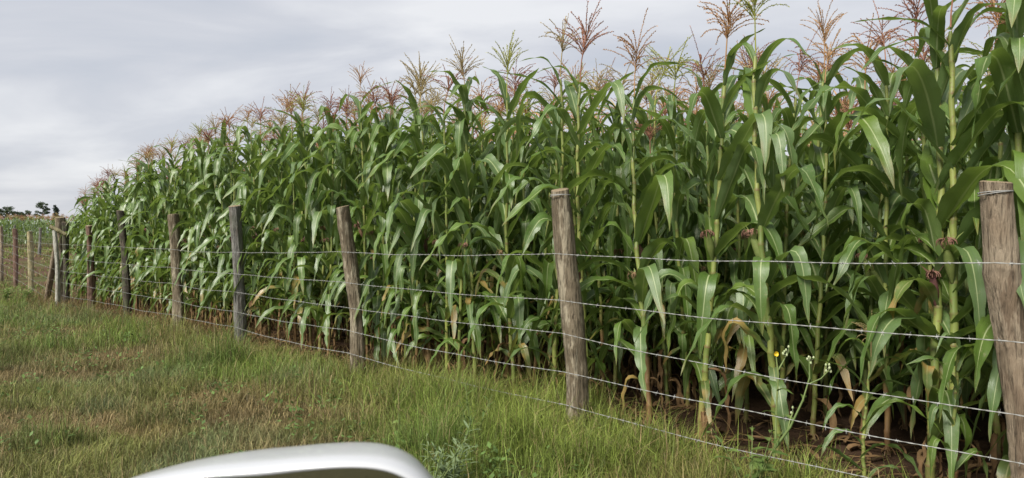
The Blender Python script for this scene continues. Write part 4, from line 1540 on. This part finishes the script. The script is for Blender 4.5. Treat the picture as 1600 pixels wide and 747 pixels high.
def thistle():
    rg = np.random.default_rng(6)
    Y = 3.95; x0 = (1212 - 800) / F_PX * Y
    root = obj('sow_thistle', None, None, (x0, Y, gz(x0, Y) - .01))
    tag(root, 'thin branching sow thistle with yellow flower and pale buds before the wires', 'weed')
    o0 = np.array(root.location)

    def loc(px, py, dy=0.0):
        return px_at(px, py, Y + dy) - o0
    stems = [[loc(1210, 722), loc(1213, 690), loc(1214, 640), loc(1217, 590), loc(1213, 553)],
             [loc(1213, 700, -.02), loc(1236, 668, -.06), loc(1256, 625, -.08), loc(1266, 590, -.08), loc(1265, 562, -.06)],
             [loc(1266, 600, -.08), loc(1284, 592, -.10), loc(1297, 578, -.12)],
             [loc(1232, 672, -.05), loc(1236, 655, -.05), loc(1240, 645, -.04)],
             [loc(1216, 580, 0), loc(1224, 566, 0.02), loc(1231, 552, .03)]]
    for k, P in enumerate(stems):
        mb = MB(); tube(mb, np.array(P), np.linspace(.0085 if k < 2 else .005, .004, len(P)), 5)
        obj('stem', mb.mesh('stem', [M_WSTEM], True, False), root)
    # flower: a disc of petals
    mb = MB(); c = stems[0][-1]
    for k in range(26):
        a = k / 26 * 6.283 + rg.uniform(-.1, .1); L_ = .016 * rg.uniform(.75, 1.1)
        d = np.array([math.cos(a), -.55 + .1 * math.sin(k), math.sin(a)]) ; d /= np.linalg.norm(d)
        s_ = np.array([-math.sin(a), 0, math.cos(a)]) * .0028
        mb.add(np.array([c - s_ * .5, c + s_ * .5, c + d * L_ + s_, c + d * L_ - s_]), [(0, 1, 2, 3)])
    obj('flower', mb.mesh('flower', [M_YEL], False, False), root)
    for e in (stems[1][-1], stems[2][-1], stems[3][-1], stems[4][-1]):
        for k in range(6 if e is not stems[3][-1] else 2):
            c = e + rg.normal(0, .016, 3)
            mb = MB(); hh = .018
            tube(mb, c + np.array([[0, 0, 0], [0, 0, hh * .3], [0, 0, hh * .7], [0, 0, hh]]), [.002, .0065, .0055, .002], 7, cap=True)
            tube(mb, np.array([e - [0, 0, .012], (e + c) / 2 - [0, 0, .004], c]), .0012, 3)
            obj('bud', mb.mesh('bud', [M_BUD], True, False), root)
    for px, py in ((1214, 650), (1212, 690), (1216, 612), (1240, 660), (1258, 622)):
        v, q, uv = leaf_arrays(.11, .035, R(40), R(-40), .5, 6, .2, .3, .3, .006, rg, 6, 2)
        mb = MB(); mb.add(v, q, None, uv)
        obj('leaf', mb.mesh('leaf', [M_WEED]), root, loc(px, py), (0, 0, rg.uniform(0, 6.28)))


thistle()

# ------------------------------------------------------------------ the car: door and wing mirror at the window the picture is taken from


def car():
    Fd = np.array([DIR[0], DIR[1]])                   # the car faces along the fence
    Rt = np.array([INW[0], INW[1]])
    root = obj('car', None, None, (Fd[0] * .1, Fd[1] * .1, gz(0, 0)))
    tag(root, 'white car with its rounded wing mirror beside the grass verge', 'car')
    o0 = np.array(root.location)
    # wing mirror, an outline traced on a plane half a metre off, turned towards the driver
    D = 0.52
    outl = [(70, 800), (100, 768), (160, 742), (280, 717), (400, 705), (480, 698), (555, 696), (608, 702), (648, 719), (678, 746), (698, 785), (704, 850),
            (688, 930), (640, 985), (500, 1005), (300, 992), (180, 945), (135, 870)]
    outl = np.array(outl, float) + np.array([0.0, 27.0])
    # Catmull-Rom
    n = len(outl); pts = []
    for i in range(n):
        p0, p1, p2, p3 = outl[i - 1], outl[i], outl[(i + 1) % n], outl[(i + 2) % n]
        for t in np.linspace(0, 1, 5, endpoint=False):
            pts.append(.5 * ((2 * p1) + (-p0 + p2) * t + (2 * p0 - 5 * p1 + 4 * p2 - p3) * t * t + (-p0 + 3 * p1 - 3 * p2 + p3) * t ** 3))
    pts = np.array(pts); cen = np.array([425., 850.])
    axd = np.array([(425 - 800) / F_PX, 1.0, 0.0])
    ex = np.array([1.0, 0.0, 0.0]); ez = np.array([0, 0, 1.0]); ey = np.array([0.0, 1.0, 0.0])
    w = (pts - cen) / F_PX * D
    c0 = px_at(cen[0], cen[1], D)
    # shell: rings from the inner rim edge over the lip and round to the back
    rel = w
    Lr = np.linalg.norm(rel, axis=1)[:, None]

    def ring(inset, depth, sc=1.0):
        r = rel * sc - rel / Lr * inset
        return c0 + r[:, :1] * ex + r[:, 1:] * -ez + depth * ey
    rings = [ring(.0072, .022), ring(.0070, .004), ring(.0062, -.001), ring(.0048, -.0024), ring(.0032, -.0022), ring(.0014, -.0006), ring(.0005, .005), ring(0, .014), ring(0.0, .03, .972),
             ring(0, .05, .93), ring(0, .075, .86), ring(0, .10, .75), ring(0, .118, .58), ring(0, .127, .38), ring(0, .13, .08)]
    m = len(pts); V = np.concatenate(rings) - o0
    i = np.arange(len(rings) - 1)[:, None] * m; j = np.arange(m)[None]; k = ((np.arange(m) + 1) % m)[None]
    Q = np.stack([i + j, i + m + j, i + m + k, i + k], -1).reshape(-1, 4)
    mb = MB(); mb.add(V, Q)
    mir = obj('wing_mirror', mb.mesh('wing_mirror', [M_WHITE], True, False), root)
    g = ring(.0071, .015) - o0
    mb = MB(); gc = g.mean(0)
    gin = gc + (g - gc) * .96
    mb.add(np.concatenate([g, gin]), [(a, a + m, (a + 1) % m + m, (a + 1) % m) for a in range(m)])
    obj('gasket', mb.mesh('gasket', [M_BLACK], True, False), mir)
    mb = MB(); gl = gin - np.array([0, .0015, 0])
    dome = np.concatenate([gl, gc[None] + (gl - gc) * .5 - [0, .002, 0], gc[None] - [0, .003, 0]])
    tr = [(2 * m, m + (a + 1) % m, m + a) for a in range(m)]
    mb.add(dome, [(a, a + m, (a + 1) % m + m, (a + 1) % m) for a in range(m)], tr)
    obj('mirror_glass', mb.mesh('mirror_glass', [M_GLASS], True, False), mir)
    # arm to the door
    mc = px_at(150, 900, D + .05)
    dp = np.array([*(Fd * .50 + Rt * .10), c0[2] - .10])
    mb = MB(); tube(mb, np.array([mc, (mc * .6 + dp * .4) - [0, 0, .02], dp]) - o0, [.035, .03, .04], 12, cap=True)
    obj('arm', mb.mesh('arm', [M_BLACK], True, False), mir)
    # front door panel under the window: a curved sheet with thickness
    prof = [(.10, -.30), (.125, -.33), (.15, -.45), (.165, -.62), (.155, -.85), (.13, -1.05), (.11, -1.16)]
    us = np.linspace(-.75, .62, 12)
    mb = MB(); VV = []
    for lay in (0, .05):
        for u in us:
            for (r, z) in prof:
                b = Fd * u + Rt * (r - lay - .02 * u * u)
                VV.append([b[0], b[1], CAM_Z + z])
    VV = np.array(VV) - o0; npz = len(prof); nl = len(us) * npz
    Qd = []
    for lay in (0, 1):
        for a in range(len(us) - 1):
            for b in range(npz - 1):
                f = [lay * nl + a * npz + b, lay * nl + (a + 1) * npz + b, lay * nl + (a + 1) * npz + b + 1, lay * nl + a * npz + b + 1]
                Qd.append(f if lay == 0 else f[::-1])
    for a in range(len(us) - 1):
        for b in (0, npz - 1):
            Qd.append([a * npz + b, nl + a * npz + b, nl + (a + 1) * npz + b, (a + 1) * npz + b])
    for b in range(npz - 1):
        for a in (0, len(us) - 1):
            Qd.append([a * npz + b, a * npz + b + 1, nl + a * npz + b + 1, nl + a * npz + b])
    mb.add(VV, Qd)
    obj('door', mb.mesh('door', [M_WHITE], True, False), root)


car()
